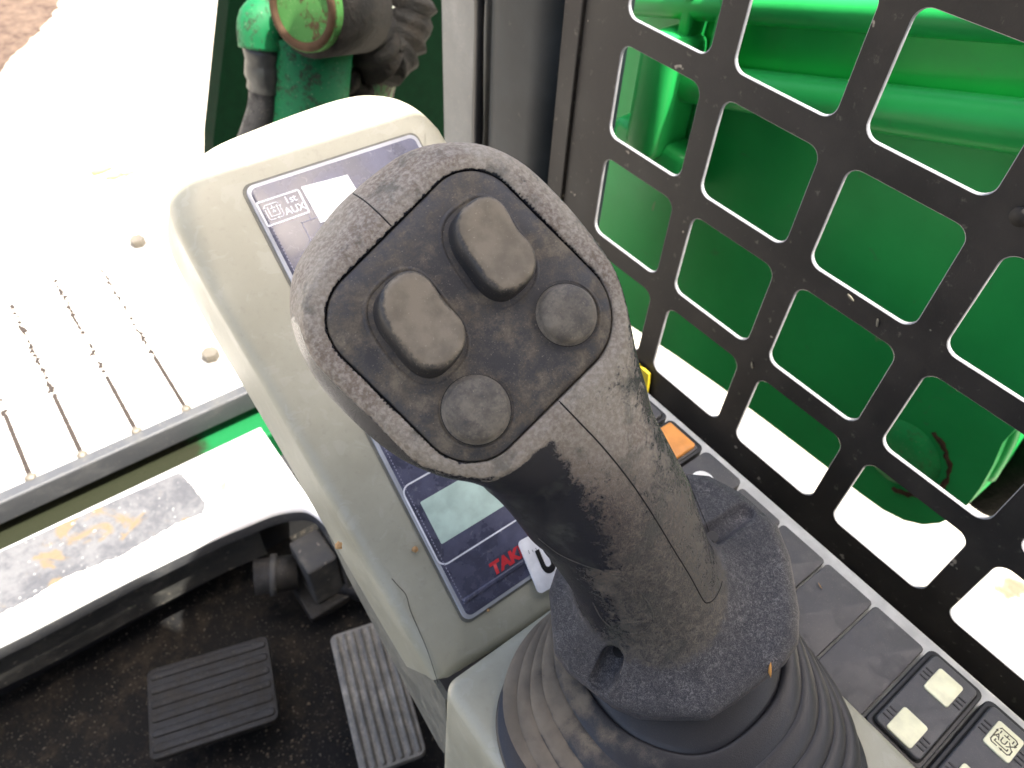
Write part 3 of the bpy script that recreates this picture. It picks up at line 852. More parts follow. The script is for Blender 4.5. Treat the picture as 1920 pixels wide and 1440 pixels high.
    # second group of membrane symbols hidden mostly by the grip, above the lcd
    def box_icon(cx, cy, w_, h_, mat, parent):
        ms = [line(rrect(w_ / 2, h_ / 2, .0005, 2, cx, cy), .0009, 0, H1 + .0001, mat, 'b')]
        s_ = h_ / 2
        ix = cx - w_ * .22
        def aux(ix, iy, s_):
            r_ = []
            r_.append(line([(ix - .62 * s_, iy + .3 * s_), (ix - .62 * s_, iy - .45 * s_), (ix - .5 * s_, iy - .62 * s_), (ix - .1 * s_, iy - .62 * s_)], .0004, 0, H1 + .0001, mat, 'x', False))
            r_.append(line([(ix + .62 * s_, iy + .3 * s_), (ix + .62 * s_, iy - .45 * s_), (ix + .5 * s_, iy - .62 * s_), (ix + .25 * s_, iy - .62 * s_)], .0004, 0, H1 + .0001, mat, 'x', False))
            r_.append(line([(ix - .62 * s_, iy + .45 * s_), (ix - .5 * s_, iy + .62 * s_), (ix + .5 * s_, iy + .62 * s_), (ix + .62 * s_, iy + .45 * s_)], .0004, 0, H1 + .0001, mat, 'x', False))
            r_.append(line([(ix - .38 * s_, iy + .42 * s_), (ix - .38 * s_, iy - .38 * s_), (ix + .38 * s_, iy - .38 * s_), (ix + .38 * s_, iy + .42 * s_)], .0005, 0, H1 + .0001, mat, 'x', False))
            r_.append(line([(ix - .2 * s_, iy + .27 * s_), (ix + .2 * s_, iy + .27 * s_)], .0004, 0, H1 + .0001, mat, 'x', False))
            r_.append(line([(ix, iy + .28 * s_), (ix, iy + .5 * s_)], .0004, 0, H1 + .0001, mat, 'x', False))
            for sx, sy, dr in ((-.62, .38, 1), (.62, .34, -1)):
                q = np.array(((-.13, 0), (.13, 0), (0, .22 * dr))) * s_ + np.array((ix + sx * s_, iy + sy * s_))
                me = mesh_of([(*p_, H1 + .0002) for p_ in q], [(0, 1, 2)]); me.transform(MP()); r_.append(me)
            q = np.array(((0, .12), (0, -.12), (-.22, 0))) * s_ + np.array((ix + .2 * s_, iy - .62 * s_))
            me = mesh_of([(*p_, H1 + .0002) for p_ in q], [(0, 1, 2)]); me.transform(MP()); r_.append(me)
            q = [(ix + .13 * s_ * math.sin(a_), iy - .06 * s_ - .13 * s_ * math.cos(a_) if a_ else iy) for a_ in np.linspace(-2.4, 2.4, 9)] + [(ix, iy + .16 * s_)]
            me = mesh_of([(*p_, H1 + .0002) for p_ in q], [tuple(range(len(q)))]); me.transform(MP()); r_.append(me)
            return r_
        ms += aux(ix, cy, s_)
        return ms
    A = [pl(475, 388), pl(556, 356), pl(494, 431), pl(573, 400)]
    cx2 = sum(q[0] for q in A) / 4; cy2 = sum(q[1] for q in A) / 4
    w_ = ((A[1][0] - A[0][0]) + (A[3][0] - A[2][0])) / 2; h_ = ((A[0][1] - A[2][1]) + (A[1][1] - A[3][1])) / 2
    cx2 += .0013; w_ *= .95
    print('aux', cx2, cy2, w_, h_)
    ms = box_icon(cx2, cy2, w_, h_, M_white, t)
    Mt = MP(H1 + .0001)
    for s_, dy in (('1st', .0026), ('AUX', -.0022)):
        ms.append(text_mesh(s_, .0047, Mt @ Matrix.Translation((cx2 + w_ * .235, cy2 + dy, 0)), 0, .00009))
    link('auxiliary_symbol', join(ms), M_white, t, False)
    # fainter symbols beneath
    ms = [line([(cx2 - .001 + .006, cy2 - .009), (cx2 + .012, cy2 - .009)], .0004, 0, H1 + .0001, M_paleprint, 'q', False),
          line([(cx2 + .009, cy2 - .009), (cx2 + .009, cy2 - .0065)], .0004, 0, H1 + .0001, M_paleprint, 'q', False),
          line([(cx2 + .0045, cy2 - .0085), (cx2 + .0045, cy2 - .020)], .0004, 0, H1 + .0001, M_paleprint, 'q', False)]
    link('faint_symbol', join(ms), M_paleprint, t, False)
    # white four-sided patch laid on the film
    q = [pl(563, 353), pl(600, 420), pl(690, 395), pl(650, 330)]
    link('white_patch', prism([tuple(p_) for p_ in q][::1], H1, H1 + .00025, MP()), M_plain_white, t, False)
    # maker lettering in red
    a = pl(905, 1066); b = pl(972, 1042)
    c_ = np.array((a[0] + .0225, (a[1] + b[1]) / 2 - .0008))
    print('logo', a, b)
    link('red_lettering', text_mesh('TAKEUCHI', .0078, Mt @ Matrix.Translation((c_[0], c_[1], 0)), 0, .00042, .12, 1.06), M_red, t, False)
    # white number sticker
    s0, s1 = pl(968, 1020, H1), pl(1006, 1112, H1)
    d_ = (s1 - s0); d_ /= np.hypot(*d_); ln = np.hypot(*(s1 - s0)); u = np.array((-d_[1], d_[0]))
    if u[0] < 0: u = -u
    o0 = (s0 + s1) / 2 + u * .019
    Ms = MP(H1 + .0018) @ basis((u[0], u[1], 0), (-d_[0], -d_[1], 0), (0, 0, 1), (o0[0], o0[1], 0))
    o = link('number_sticker', prism(rrect(.0187, ln / 2 + .0008, .0022, 5), -.0010, 0, Ms), M_plain_white, t, False)
    link('sticker_number', text_mesh('U51', .0160, Ms @ Matrix.Translation((-.0030, -.0012, .0002)), 0, .0009, 0, .70), M_ink, t, False)
    bmt = bmesh.new()
    for i in range(16):
        bevbox(-.0155 + i * .002, -.0155 + i * .002 + .0002, .0058, .0058 + (.0012 if i % 3 else .0018), 0, .0001, 0, 1, Ms, bmt)
    link('sticker_ticks', bm_mesh(bmt), M_ink, t, False)
    # long hair crack low on the housing
    cr = [pl(x, y) for x, y in ((735, 1085), (748, 1100), (762, 1116), (770, 1145), (785, 1180), (800, 1215), (812, 1250), (822, 1282))]
    link('hair_crack', tube([P0 + PX * q[0] + PV * q[1] - PN * .0004 for q in [c_[:2] for c_ in spline([(*c_, 0) for c_ in cr], 4)]], .00013, 5), M_seam, t)
    for px, py, s_, lb in ((637, 1023, .0016, 'tan crumb of dirt on the left edge of the monitor housing'), (777, 1030, .0015, 'tan crumb of dirt beside the left edge of the display film'),
                       (915, 1144, .0008, 'tiny tan crumb just below the bottom edge of the display film'), (637, 960, .0004, None)):
        if lb is None: continue
        q = pl(px, py); p = P0 + PX * q[0] + PV * q[1] + PN * (.0002 if px > 700 else -.002)
        bm = bmesh.new(); bmesh.ops.create_icosphere(bm, subdivisions=2, radius=s_)
        for v in bm.verts: v.co = Vector(p) + v.co * (1 + rng.uniform(-.3, .3))
        tag(link('dirt_crumb', bm_mesh(bm), M_tan, None, False), lb, 'crumb')
build_monitor()

# ------------------------------------------------------------------ side console with switches
CZ = -.331
LENS0, LENS1 = .0122, -.0160
def build_console():
    t = empty('switch_console', (.23, .05, CZ), 'pale grey side console carrying a row of black switches', 'console')
    o = link('console_top', bm_mesh(bevbox(.13, .2625, -.30, .185, -.45, CZ, .003)), M_strip, t); sharp(o, 60)
    x0, x1, pitch = .2005, .252, .02790
    for i in range(-4, 8):
        ya = -.0117 + (i - 1) * pitch   # i=1 is the first blank
        yc = ya + pitch / 2; hw = pitch / 2 - .0006; xc, hx = (x0 + x1) / 2, (x1 - x0) / 2
        if i in (1, 2, 3, 4):
            o = link('blank_cover', prism(rrect(hx, hw, .0022, 4, xc, yc), CZ, CZ + .004, Matrix.Identity(4), .0007), M_sw, t); sharp(o)
            if i > 1 or True: o['label'] = 'plain black blanking cover in the switch row'
        else:
            name = 'rocker_switch'
            lab = {0: 'rocker switch with two blank cream lenses', -1: 'rocker switch with AUX symbol on its lens', 5: 'raised switch with round white lens', 6: 'switch with orange rocker'}.get(i, 'rocker switch with cream lens')
            o = link(name, prism(rrect(hx + .001, hw - .0002, .0035, 5, xc, yc), CZ, CZ + .0065, Matrix.Identity(4), .0006), M_swd if i != 5 else M_sw, t); sharp(o)
            o['label'] = lab
            top = CZ + .0065
            if i <= 0 or i > 6:
                # recessed trench look: inner rocker paddle proud of bezel with dark gap
                g = link('gap', prism(rrect(hx - .0012, hw - .0018, .0028, 5, xc, yc), top, top + .0003, Matrix.Identity(4)), M_seam, o, False)
                p = link('rocker_paddle', prism(rrect(hx - .0020, hw - .0026, .0024, 5, xc, yc), top + .0003, top + .0022, Matrix.Identity(4), .0008), M_sw, o); sharp(p)
                zt = top + .0022
                for k, dx in enumerate((LENS0, LENS1)):
                    if i == -1 and k == 1: mt = M_lens
                    lx = xc + dx
                    l = link('lens', prism(rrect(.0070, .0058, .0013, 4, lx, yc), zt, zt + .0008, Matrix.Identity(4), .0003), M_lens, o); sharp(l)
                    for sgn in (-1, 1):
                        for q in range(3):
                            link('grip_rib', bm_mesh(bevbox(lx - .0030 + q * .0024, lx - .0030 + q * .0024 + .0006, yc + sgn * .0080 - .0017, yc + sgn * .0080 + .0017, zt - .0001, zt + .0004, 0)), M_swd, o, False)
                    if i == -1 and k == 0:
                        # legend: reading direction -y, up +x
                        Ml = basis((0, -1, 0), (1, 0, 0), (0, 0, 1), (lx, yc, zt + .0009)) @ Matrix.Diagonal((1.22, 1.22, 1, 1))
                        ms = [text_mesh('AUX', .0033, Ml @ Matrix.Translation((0, -.0002, 0)), 0, .00004)]
                        def seg(pts, wd=.0004):
                            r_ = []
                            for (a, b), (c, d) in zip(pts, pts[1:]):
                                v = Vector((c - a, d - b, 0)); L = v.length; an = math.atan2(v.y, v.x)
                                r_.append(bm_mesh(bevbox(-wd / 2, L + wd / 2, -wd / 2, wd / 2, 0, .00005, 0, 1, Ml @ Matrix.Translation((a, b, 0)) @ Matrix.Rotation(an, 4, 'Z'))))
                            return r_
                        def tri(x, y, a, s_=.0007):
                            P = [(x + s_ * math.cos(a + q), y + s_ * math.sin(a + q), .0001) for q in (0, 2.3, -2.3)]
                            me = mesh_of(P, [(0, 1, 2)]); me.transform(Ml); return me
                        ms += seg([(-.0030, .0030), (-.0026, .0036), (.0026, .0036), (.0033, .0030), (.0033, .0016)]) + [tri(.0033, .0012, -math.pi / 2)]
                        ms += seg([(-.0034, .0012), (-.0034, -.0028), (-.0028, -.0035), (-.0010, -.0035)]) + [tri(-.0034, .0018, math.pi / 2)]
                        ms += seg([(.0034, -.0010), (.0034, -.0028), (.0028, -.0035), (.0008, -.0035)]) + [tri(.0004, -.0035, math.pi)]
                        ms += seg([(-.0022, -.0016), (-.0022, -.0024), (.0022, -.0024), (.0022, -.0016)])
                        ms += seg([(-.0008, .0020), (.0008, .0020)]) + seg([(0, .0020), (0, .0028)]) + seg([(-.0022, .0016), (-.0022, .0026)]) + seg([(.0022, .0016), (.0022, .0026)])
                        link('auxiliary_legend', join(ms), M_legend, l, False)
            elif i == 5:
                l = link('round_lens', tube([(xc + .009, yc, top), (xc + .009, yc, top + .0006)], .0062, 28), M_lensw, o); sharp(l)
            elif i == 6:
                rim = link('orange_rocker', prism(rrect(hx - .0035, hw - .0032, .0015, 4, xc - .0004, yc), top, top + .0040, Matrix.Identity(4), .0012), M_orange, o); sharp(rim)
                rw = prism(rrect(hx - .0022, hw - .0018, .002, 4, xc, yc), top, top + .0010, Matrix.Identity(4), .0004)
                link('rocker_rim', rw, M_sw, o)
    # straw sliver on a blank cover
    p = np.array(at(1537, 1098, 2, CZ + .0048))
    s_ = link('straw', tube([p + (-.0006, -.0018, 0), p, p + (.0006, .0014, .0002)], [.0001, .0003, .0001], 6), M_tan)
    tag(s_, 'tiny pale straw sliver lying on a blank switch cover', 'straw')
    # yellow tag sticking up at the front end
    q = [at(x, y, 0, GX - .004) for x, y in ((1150, 650), (1196, 684), (1216, 702), (1212, 758), (1195, 790), (1150, 760))]
    o = link('yellow_tag', prism([(a[1], a[2]) for a in q][::-1], GX - .004, GX - .002, basis((0, 1, 0), (0, 0, 1), (1, 0, 0))), M_yellow, None, False)
    tag(o, 'yellow warning tag at the front foot of the guard', 'tag')
build_console()

# ------------------------------------------------------------------ lever housing box
BZ = -.318
BX0, BX1, BY0, BY1 = .0610, .1990, -.10, .1045
def build_box():
    t = empty('lever_housing', (.13, .03, CZ), 'beige rounded box that carries the control lever', 'housing')
    cx, cy = (BX0 + BX1) / 2, (BY0 + BY1) / 2
    L = rrect((BX1 - BX0) / 2, (BY1 - BY0) / 2, (.012, .0075, .02, .02), 8, cx, cy)
    nr = []
    n = len(L)
    for i in range(n):
        d_ = L[(i + 1) % n] - L[i - 1]; l = np.hypot(*d_); nr.append((d_[1] / l, -d_[0] / l))
    nr = np.array(nr); rings = []
    def put(q, z): return np.c_[q, np.full(len(q), z)]
    rings.append(put(L + nr * .004, -.46))
    for a in np.linspace(0, 90, 9):
        r_ = .006
        rings.append(put(L - nr * r_ * (1 - math.cos(R(a))), BZ - r_ + r_ * math.sin(R(a))))
    q = L - nr * .006; c = np.array((cx, cy))
    for s_ in (.8, .4): rings.append(put(c + (q - c) * s_, BZ))
    o = link('box_shell', rings_mesh(rings, True), M_beige, t); sharp(o, 50)
build_box()

# ------------------------------------------------------------------ control lever
S = .22 / 1400.0           # metres per model unit of the lever
def Lp(px, py, z):         # picture ray at lever depth -> model units (x right, y up, z to the viewer)
    d_ = 1400.0 - z
    return np.array([(px - 960) / F * d_, -(py - 720) / F * d_, z])
def toW(P):
    P = np.atleast_2d(P)
    camc = np.c_[P[:, 0], -P[:, 1], 1400.0 - P[:, 2]] * S
    return camc @ RW.T
def unit(v): v = np.array(v, float); return v / np.linalg.norm(v)
class Frame:
    def __init__(s, o, n, up=(0, 1, 0)):
        s.o = np.array(o, float); s.n = unit(n); s.u = unit(np.cross(up, s.n)); s.v = np.cross(s.n, s.u)
    def loc(s, P):
        q = P - s.o; return q @ s.u, q @ s.v, q @ s.n
    def px(s, px, py, h=0):       # picture ray to plane at height h -> (a,b)
        r_ = np.array([(px - 960) / F, -(py - 720) / F, -1.0]); e = np.array([0, 0, 1400.0])
        t = ((s.o + s.n * h - e) @ s.n) / (r_ @ s.n); w_ = e + r_ * t
        q = w_ - s.o; return np.array([q @ s.u, q @ s.v])
    def pt(s, a, b, h): return s.o + s.u * a + s.v * b + s.n * h
class Poly2D:
    def __init__(s, P, pad=260, g=4.0):
        P = np.array(P, float); s.g = g; s.lo = P.min(0) - pad; hi = P.max(0) + pad
        nx, ny = ((hi - s.lo) / g).astype(int) + 2
        X, Y = np.meshgrid(s.lo[0] + np.arange(nx) * g, s.lo[1] + np.arange(ny) * g, indexing='ij')
        d = np.full(X.shape, 1e9); inside = np.zeros(X.shape, bool); n = len(P)
        for i in range(n):
            a, b = P[i], P[(i + 1) % n]; e = b - a
            t = np.clip(((X - a[0]) * e[0] + (Y - a[1]) * e[1]) / (e @ e), 0, 1)
            d = np.minimum(d, (X - a[0] - t * e[0]) ** 2 + (Y - a[1] - t * e[1]) ** 2)
            c = ((a[1] > Y) != (b[1] > Y)); xi = a[0] + (Y - a[1]) / ((b[1] - a[1]) or 1e-9) * e[0]
            inside ^= (c & (X < xi))
        s.D = (np.sqrt(d) * np.where(inside, -1, 1)).astype(np.float32)
    def __call__(s, a, b):
        x = np.clip((a - s.lo[0]) / s.g, 0, s.D.shape[0] - 1.001); y = np.clip((b - s.lo[1]) / s.g, 0, s.D.shape[1] - 1.001)
        i = x.astype(np.int32); j = y.astype(np.int32); fx = x - i; fy = y - j; D = s.D
        return (D[i, j] * (1 - fx) + D[i + 1, j] * fx) * (1 - fy) + (D[i, j + 1] * (1 - fx) + D[i + 1, j + 1] * fx) * fy
def smin(a, b, k): h = np.clip(.5 + .5 * (b - a) / k, 0, 1); return b + (a - b) * h - k * h * (1 - h)
def smax(a, b, k): return -smin(-a, -b, k)
def capsule(P, a, b, ra, rb):
    a = np.array(a); b = np.array(b); e = b - a; q = P - a; t = np.clip((q @ e) / (e @ e), 0, 1)
    return np.sqrt((((q - t[..., None] * e)) ** 2).sum(-1)) - (ra + (rb - ra) * t)
HF = Frame(Lp(885, 595, 0), (.20, .12, 1.0))
# face plate outline: a square with round corners standing on its corner
_c = [HF.px(*p) for p in ((885, 277 + 3), (885 + 316, 595), (885, 911 - 3), (885 - 316, 595))]
def plate_outline(off=0, k=14):
    C4 = [np.array(c) for c in _c]; rs = [92, 128, 104, 104]; out = []
    # corner order: top, right, bottom, left  (clockwise) -> reverse for ccw
    idx = [0, 3, 2, 1]
    for q in range(4):
        c = C4[idx[q]]; pv = C4[idx[q - 1]]; nx = C4[idx[(q + 1) % 4]]; r_ = rs[idx[q]]
        d1 = unit(pv - c); d2 = unit(nx - c); ang = math.acos(d1 @ d2); bis = unit(d1 + d2)
        cc = c + bis * (r_ / math.sin(ang / 2))
        t1 = c + d1 * (r_ / math.tan(ang / 2)); t2 = c + d2 * (r_ / math.tan(ang / 2))
        a1 = math.atan2(*(t1 - cc)[::-1]); a2 = math.atan2(*(t2 - cc)[::-1])
        while a2 < a1: a2 += 2 * math.pi
        if a2 - a1 > math.pi: a1 += 2 * math.pi; a1, a2 = a1, a2
        for i in range(k + 1):
            a = a1 + (a2 - a1) * i / k; out.append(cc + (r_ + off) * np.array((math.cos(a), math.sin(a))))
        # straight run gets a few points as well
        nxt = None
    return np.array(out)
PO = plate_outline()
plate2d = Poly2D(PO)
head_px = [(940, 926), (889, 906), (835, 896), (772, 871), (733, 848), (694, 822), (655, 787), (617, 745), (587, 703), (566, 665), (546, 615), (534, 570), (529, 530), (531, 490), (547, 450), (580, 400), (620, 354), (658, 322), (700, 296), (740, 278), (790, 266), (850, 263), (905, 272), (960, 294), (1010, 325), (1060, 375), (1100, 430), (1130, 480), (1152, 530), (1168, 590), (1182, 650), (1196, 705), (1215, 790), (1150, 880), (1040, 930)]
HOUT = np.array([HF.px(x, y, -75) for x, y in head_px])
HOUT = np.array(spline([(*p, 0) for p in HOUT], 4))[:, :2]
head2d = Poly2D(HOUT)
# skirt (flange)
SF = Frame(Lp(1268, 1122, -520), (-.12, .52, .84))
sk_px = [(1026, 1110), (1036, 1225), (1062, 1262), (1150, 1330), (1200, 1350), (1330, 1352), (1385, 1318), (1475, 1248), (1500, 1208), (1502, 1150), (1484, 1045), (1460, 985), (1392, 925), (1330, 892), (1285, 888), (1180, 920), (1100, 970), (1050, 1040)]
SOUT = np.array([SF.px(x, y, -10) for x, y in sk_px])

skirt2d = Poly2D(SOUT)
NECK = [(Lp(985, 660, -190), 150), (Lp(1064, 808, -225), 180), (Lp(1152, 956, -350), 184), (Lp(1222, 1105, -480), 170), (Lp(1240, 1165, -540), 168)]
def pocket(px1, px2, r_, h):
    a = SF.px(*px1, h); b = SF.px(*px2, h); return SF.pt(*a, h), SF.pt(*b, h), r_
def pocket2(p1, h1, p2, h2, r_):
    a = SF.px(*p1, h1); b = SF.px(*p2, h2); return SF.pt(*a, h1), SF.pt(*b, h2), r_
POCK = [pocket2((1160, 1216), 62, (1122, 1284), 30, 30), pocket2((1338, 1000), 78, (1398, 956), 44, 30)]
def sdf(P):
    P = P.astype(np.float32)
    a, b, h = HF.loc(P)
    d2 = head2d(a, b) + np.maximum(0, -90 - h) * .30
    dp = plate2d(a, b)
    ramp = np.sqrt(np.maximum(0, dp - 28) ** 2 + 16) - 4
    rr_ = np.sqrt(a * a + b * b) + 1; wl = np.clip((-a * .72 - b * .69) / rr_, 0, 1) ** 1.5
    top = h + 3 + ramp * .62 + ramp * ramp * .0045 + np.maximum(0, dp - 42) * 1.9 * wl
    r_ = 42
    body = smax(smax(d2, -h - 250, 70), top, 46)
    d = body
    nk = None
    for (p, ra), (q, rb) in zip(NECK, NECK[1:]):
        c = capsule(P, p, q, ra, rb); nk = c if nk is None else np.minimum(nk, c)
    # flatten neck front a little
    d = smin(d, nk, 95)
    d = smin(d, capsule(P, Lp(965, 875, -190), Lp(1030, 972, -290), 60, 50), 60)
    sw = capsule(P, Lp(1052, 1015, -345), Lp(1163, 1118, -392), 46, 66)
    d = smin(d, sw, 12)
    a, b, h = SF.loc(P)
    s2 = skirt2d(a, b)
    dome = h - 26 - np.minimum(np.maximum(0, -s2 - 20), 150) * .28
    sk = smax(smax(s2 + 4, dome, 42), -h - 52, 30)
    d = smin(d, sk, 100)
    for p, q, r_ in POCK:
        d = smax(d, -capsule(P, p, q, r_, r_ * .95), 7)
    # pocket for the face plate
    a, b, h = HF.loc(P)
    pk = np.maximum(dp - 2.4, -(h + 34))
    d = np.maximum(d, -pk)
    return d
def surface_nets(lo, hi, g):
    n = np.ceil((hi - lo) / g).astype(int) + 1
    ax = [lo[i] + np.arange(n[i]) * g for i in range(3)]
    # coarse pass to skip empty space
    cg = 4
    V = np.full(n, 50., np.float32)
    Yc, Zc = np.meshgrid(ax[1][::cg], ax[2][::cg], indexing='ij')
    cx = ax[0][::cg]
    coarse = np.stack([sdf(np.stack([np.full(Yc.shape, x), Yc, Zc], -1)) for x in cx])
    near = np.abs(coarse) < g * cg * 2.2 
    # sign fill
    sgn = np.sign(coarse)
    for i in range(len(cx)):
        xs = ax[0][i * cg:(i + 1) * cg]
        if len(xs) == 0: continue
        blk = np.repeat(np.repeat(near[i], cg, 0), cg, 1)[:n[1], :n[2]]
        sg = np.repeat(np.repeat(coarse[i], cg, 0), cg, 1)[:n[1], :n[2]]
        # include neighbours
        idx = np.argwhere(blk)
        for k, x in enumerate(xs):
            V[i * cg + k] = sg
            if len(idx):
                P = np.c_[np.full(len(idx), x), ax[1][idx[:, 0]], ax[2][idx[:, 1]]]
                V[i * cg + k][idx[:, 0], idx[:, 1]] = sdf(P)
    s = V < 0
    def cellsum(arr): return arr
    cnt = np.zeros(np.array(n) - 1, np.float32); acc = np.zeros((*(np.array(n) - 1), 3), np.float32)
    faces = []
    N = np.array(n) - 1
    for axn in range(3):
        sl0 = [slice(None)] * 3; sl1 = [slice(None)] * 3; sl0[axn] = slice(0, -1); sl1[axn] = slice(1, None)
        A = V[tuple(sl0)]; B = V[tuple(sl1)]; cr = (A < 0) != (B < 0)
        I = np.argwhere(cr); t = A[cr] / (A[cr] - B[cr])
        pos = I.astype(np.float32); pos[:, axn] += t
        o = [x for x in range(3) if x != axn]
        quad = []
        ok = np.ones(len(I), bool)
        for x in o: ok &= (I[:, x] > 0) & (I[:, x] < N[x])
        for da in (0, 1):
            for db in (0, 1):
                J = I.copy(); J[:, o[0]] -= da; J[:, o[1]] -= db
                v = ((J >= 0) & (J < N)).all(1)
                np.add.at(cnt, tuple(J[v].T), 1); np.add.at(acc, tuple(J[v].T), pos[v])
                quad.append(J)
        q00, q01, q10, q11 = quad[0], quad[1], quad[2], quad[3]
        Q = np.stack([q00, q10, q11, q01], 1)[ok]
        fl = (A[cr] < 0)[ok]
        if axn == 1: fl = ~fl
        Q[~fl] = Q[~fl][:, ::-1]
        faces.append(Q)
    Fq = np.concatenate(faces); used = cnt > 0
    ids = -np.ones(cnt.shape, np.int64); ids[used] = np.arange(used.sum())
    verts = acc[used] / cnt[used][:, None] * g + lo
    Fi = ids[Fq[..., 0], Fq[..., 1], Fq[..., 2]]
    Fi = Fi[(Fi >= 0).all(1)]
    return verts, Fi
def build_lever():
    base = toW(Lp(1270, 1300, -640))[0]
    t = empty('control_lever', base, 'dusty black control lever with two rockers and two round buttons on its head', 'lever')
    verts, Fi = surface_nets(np.array([-480., -900., -760.]), np.array([720., 480., 60.]), 5.5)
    # project vertices exactly on the surface
    for _ in range(2):
        e = 1.5; d = sdf(verts)
        G = np.stack([sdf(verts + np.eye(3)[i] * e) - sdf(verts - np.eye(3)[i] * e) for i in range(3)], 1) / (2 * e)
        gl = (G ** 2).sum(1); gl[gl < .2] = 1
        verts = verts - G * (np.clip(d, -3, 3) / gl)[:, None] * .9
    G = G / np.maximum(np.linalg.norm(G, axis=1), 1e-6)[:, None]
    me = bpy.data.meshes.new('handle')
    W = toW(verts)
    me.vertices.add(len(W)); me.vertices.foreach_set('co', W.ravel())
    me.loops.add(Fi.size); me.loops.foreach_set('vertex_index', Fi.ravel().astype(np.int32))
    me.polygons.add(len(Fi)); me.polygons.foreach_set('loop_start', np.arange(0, Fi.size, 4, dtype=np.int32))
    try: me.polygons.foreach_set('loop_total', np.full(len(Fi), 4, dtype=np.int32))
    except Exception: pass
    me.update(calc_edges=True); me.validate()
    # attributes: dust settles on faces that look up, skirt marks the rubber foot
    up = RW.T @ np.array((0, 0, 1.)); upL = np.array([up[0], -up[1], -up[2]])
    upn = G @ upL; facing = G @ unit((-.25, .35, .9))
    dusty = np.clip(.15 + .95 * facing, 0, 1)
    a, b, h = HF.loc(verts); dp = plate2d(a, b)
    wl = np.clip((-a * .50 - b * .866) / (np.hypot(a, b) + 1), 0, 1)
    dusty = np.clip(dusty - 2.0 * np.clip((dp - 42) / 12, 0, 1) * np.clip(wl * 2.2 - .9, 0, 1) * (verts[:, 1] > -400), 0, 1)
    a, b, h = SF.loc(verts); s2 = skirt2d(a, b)
    along = np.clip((verts[:, 0] * .55 - verts[:, 1] * .83 - 150) / 500, 0, 1)      # 0 at the head, 1 at the foot
    # worn black zone on the palm side of the neck
    wear = np.exp(-(((verts - Lp(1050, 935, -250)) / np.array((190, 150, 260))) ** 2).sum(1))
    left = np.clip((-G[:, 0] * .8 - G[:, 1] * .45 - .45) / .35, 0, 1) * (along > .02)
    dusty = np.clip(np.minimum(dusty, .74) - .24 * wear - .36 * left, 0, 1)
    atw = me.attributes.new('wear', 'FLOAT', 'POINT'); atw.data.foreach_set('value', np.clip(wear * 1.3, 0, 1).astype(np.float32))
    ata = me.attributes.new('along', 'FLOAT', 'POINT'); ata.data.foreach_set('value', along.astype(np.float32))
    at1 = me.attributes.new('dusty', 'FLOAT', 'POINT'); at1.data.foreach_set('value', dusty.astype(np.float32))
    nkd = None
    for (p, ra), (q, rb) in zip(NECK, NECK[1:]):
        c = capsule(verts, p, q, ra, rb); nkd = c if nkd is None else np.minimum(nkd, c)
    hx = (verts - Lp(1232, 1125, -480)) @ SF.n
    sk = np.clip(.5 + (nkd - 14) / 60, 0, 1) * (h < 190)
    sk = np.maximum(sk, np.clip(.5 - (h - 70) / 120, 0, 1) )
    sk[verts[:, 1] > -120] = 0
    at2 = me.attributes.new('skirt', 'FLOAT', 'POINT'); at2.data.foreach_set('value', sk.astype(np.float32))
    hs = link('handle_shell', me, M_handle, t)
    # projection helper
    bvh = BVHTree.FromPolygons([tuple(v) for v in verts], [tuple(f) for f in Fi])
    def proj(px, py):
        o = Vector((0, 0, 1400)); d_ = Vector(((px - 960) / F, -(py - 720) / F, -1)).normalized()
        hit = bvh.ray_cast(o, d_); return hit[0], hit[1]
    def seam(pts, name, r_=2.2, mat=M_seam, sink=.4):
        out = []
        for p in spline([(*q, 0) for q in pts], 10):
            l, n_ = proj(p[0], p[1])
            if l is not None: out.append(np.array(l - n_.normalized() * r_ * sink) if n_.z > 0 else np.array(l + n_.normalized() * r_ * sink))
        me = tube([tuple(q) for q in toW(np.array(out))], r_ * S, 7)
        return link(name, me, mat, t)
    seam([(1046, 750), (1080, 785), (1130, 838), (1180, 900), (1222, 962), (1262, 1028), (1295, 1082), (1318, 1124), (1328, 1130), (1340, 1122), (1350, 1104), (1354, 1090)], 'shell_seam', 1.9)
    seam([(618, 347), (650, 357), (680, 374), (708, 398), (734, 424)], 'shell_seam', 1.8)
    seam([(1283, 880), (1300, 925), (1318, 968), (1338, 1018)], 'shell_seam', 1.6)
    rg_ = seam([(1010, 1010), (1050, 1040), (1100, 1062), (1150, 1078), (1195, 1105), (1222, 1145), (1220, 1172), (1195, 1188), (1160, 1184), (1130, 1162), (1112, 1130)], 'inlay_ridge', 3.0, M_handle, .62)
    for nm_, v_ in (('dusty', .62), ('along', 1.)):
        av = rg_.data.attributes.new(nm_, 'FLOAT', 'POINT'); av.data.foreach_set('value', np.full(len(rg_.data.vertices), v_, np.float32))
    # face plate
    def rings_in(frame, outs, cap=True):
        rr = [toW(frame.o + np.outer(P[:, 0], frame.u) + np.outer(P[:, 1], frame.v) + np.outer(np.full(len(P), h) if np.isscalar(h) else h, frame.n)) for P, h in outs]
        return rings_mesh(rr, cap)
    def densify(P, k=4):
        out = []
        for i in range(len(P)):
            a, b = P[i], P[(i + 1) % len(P)]; L = np.hypot(*(b - a)); m_ = max(1, int(L / 16))
            for q in range(m_): out.append(a + (b - a) * q / m_)
        return np.array(out)
    P = densify(PO); n = len(P)
    nr = np.array([(lambda d_: (d_[1], -d_[0]))(unit(P[(i + 1) % n] - P[i - 1])) for i in range(n)])
    if ((P - P.mean(0)) * nr).sum() < 0: nr = -nr
    outs = [(P, -32), (P, -9), (P - nr * 1.2, -6), (P - nr * 4, -3.5), (P - nr * 14, .0), (P - nr * 30, 3.5), (P - nr * 44, 5)]
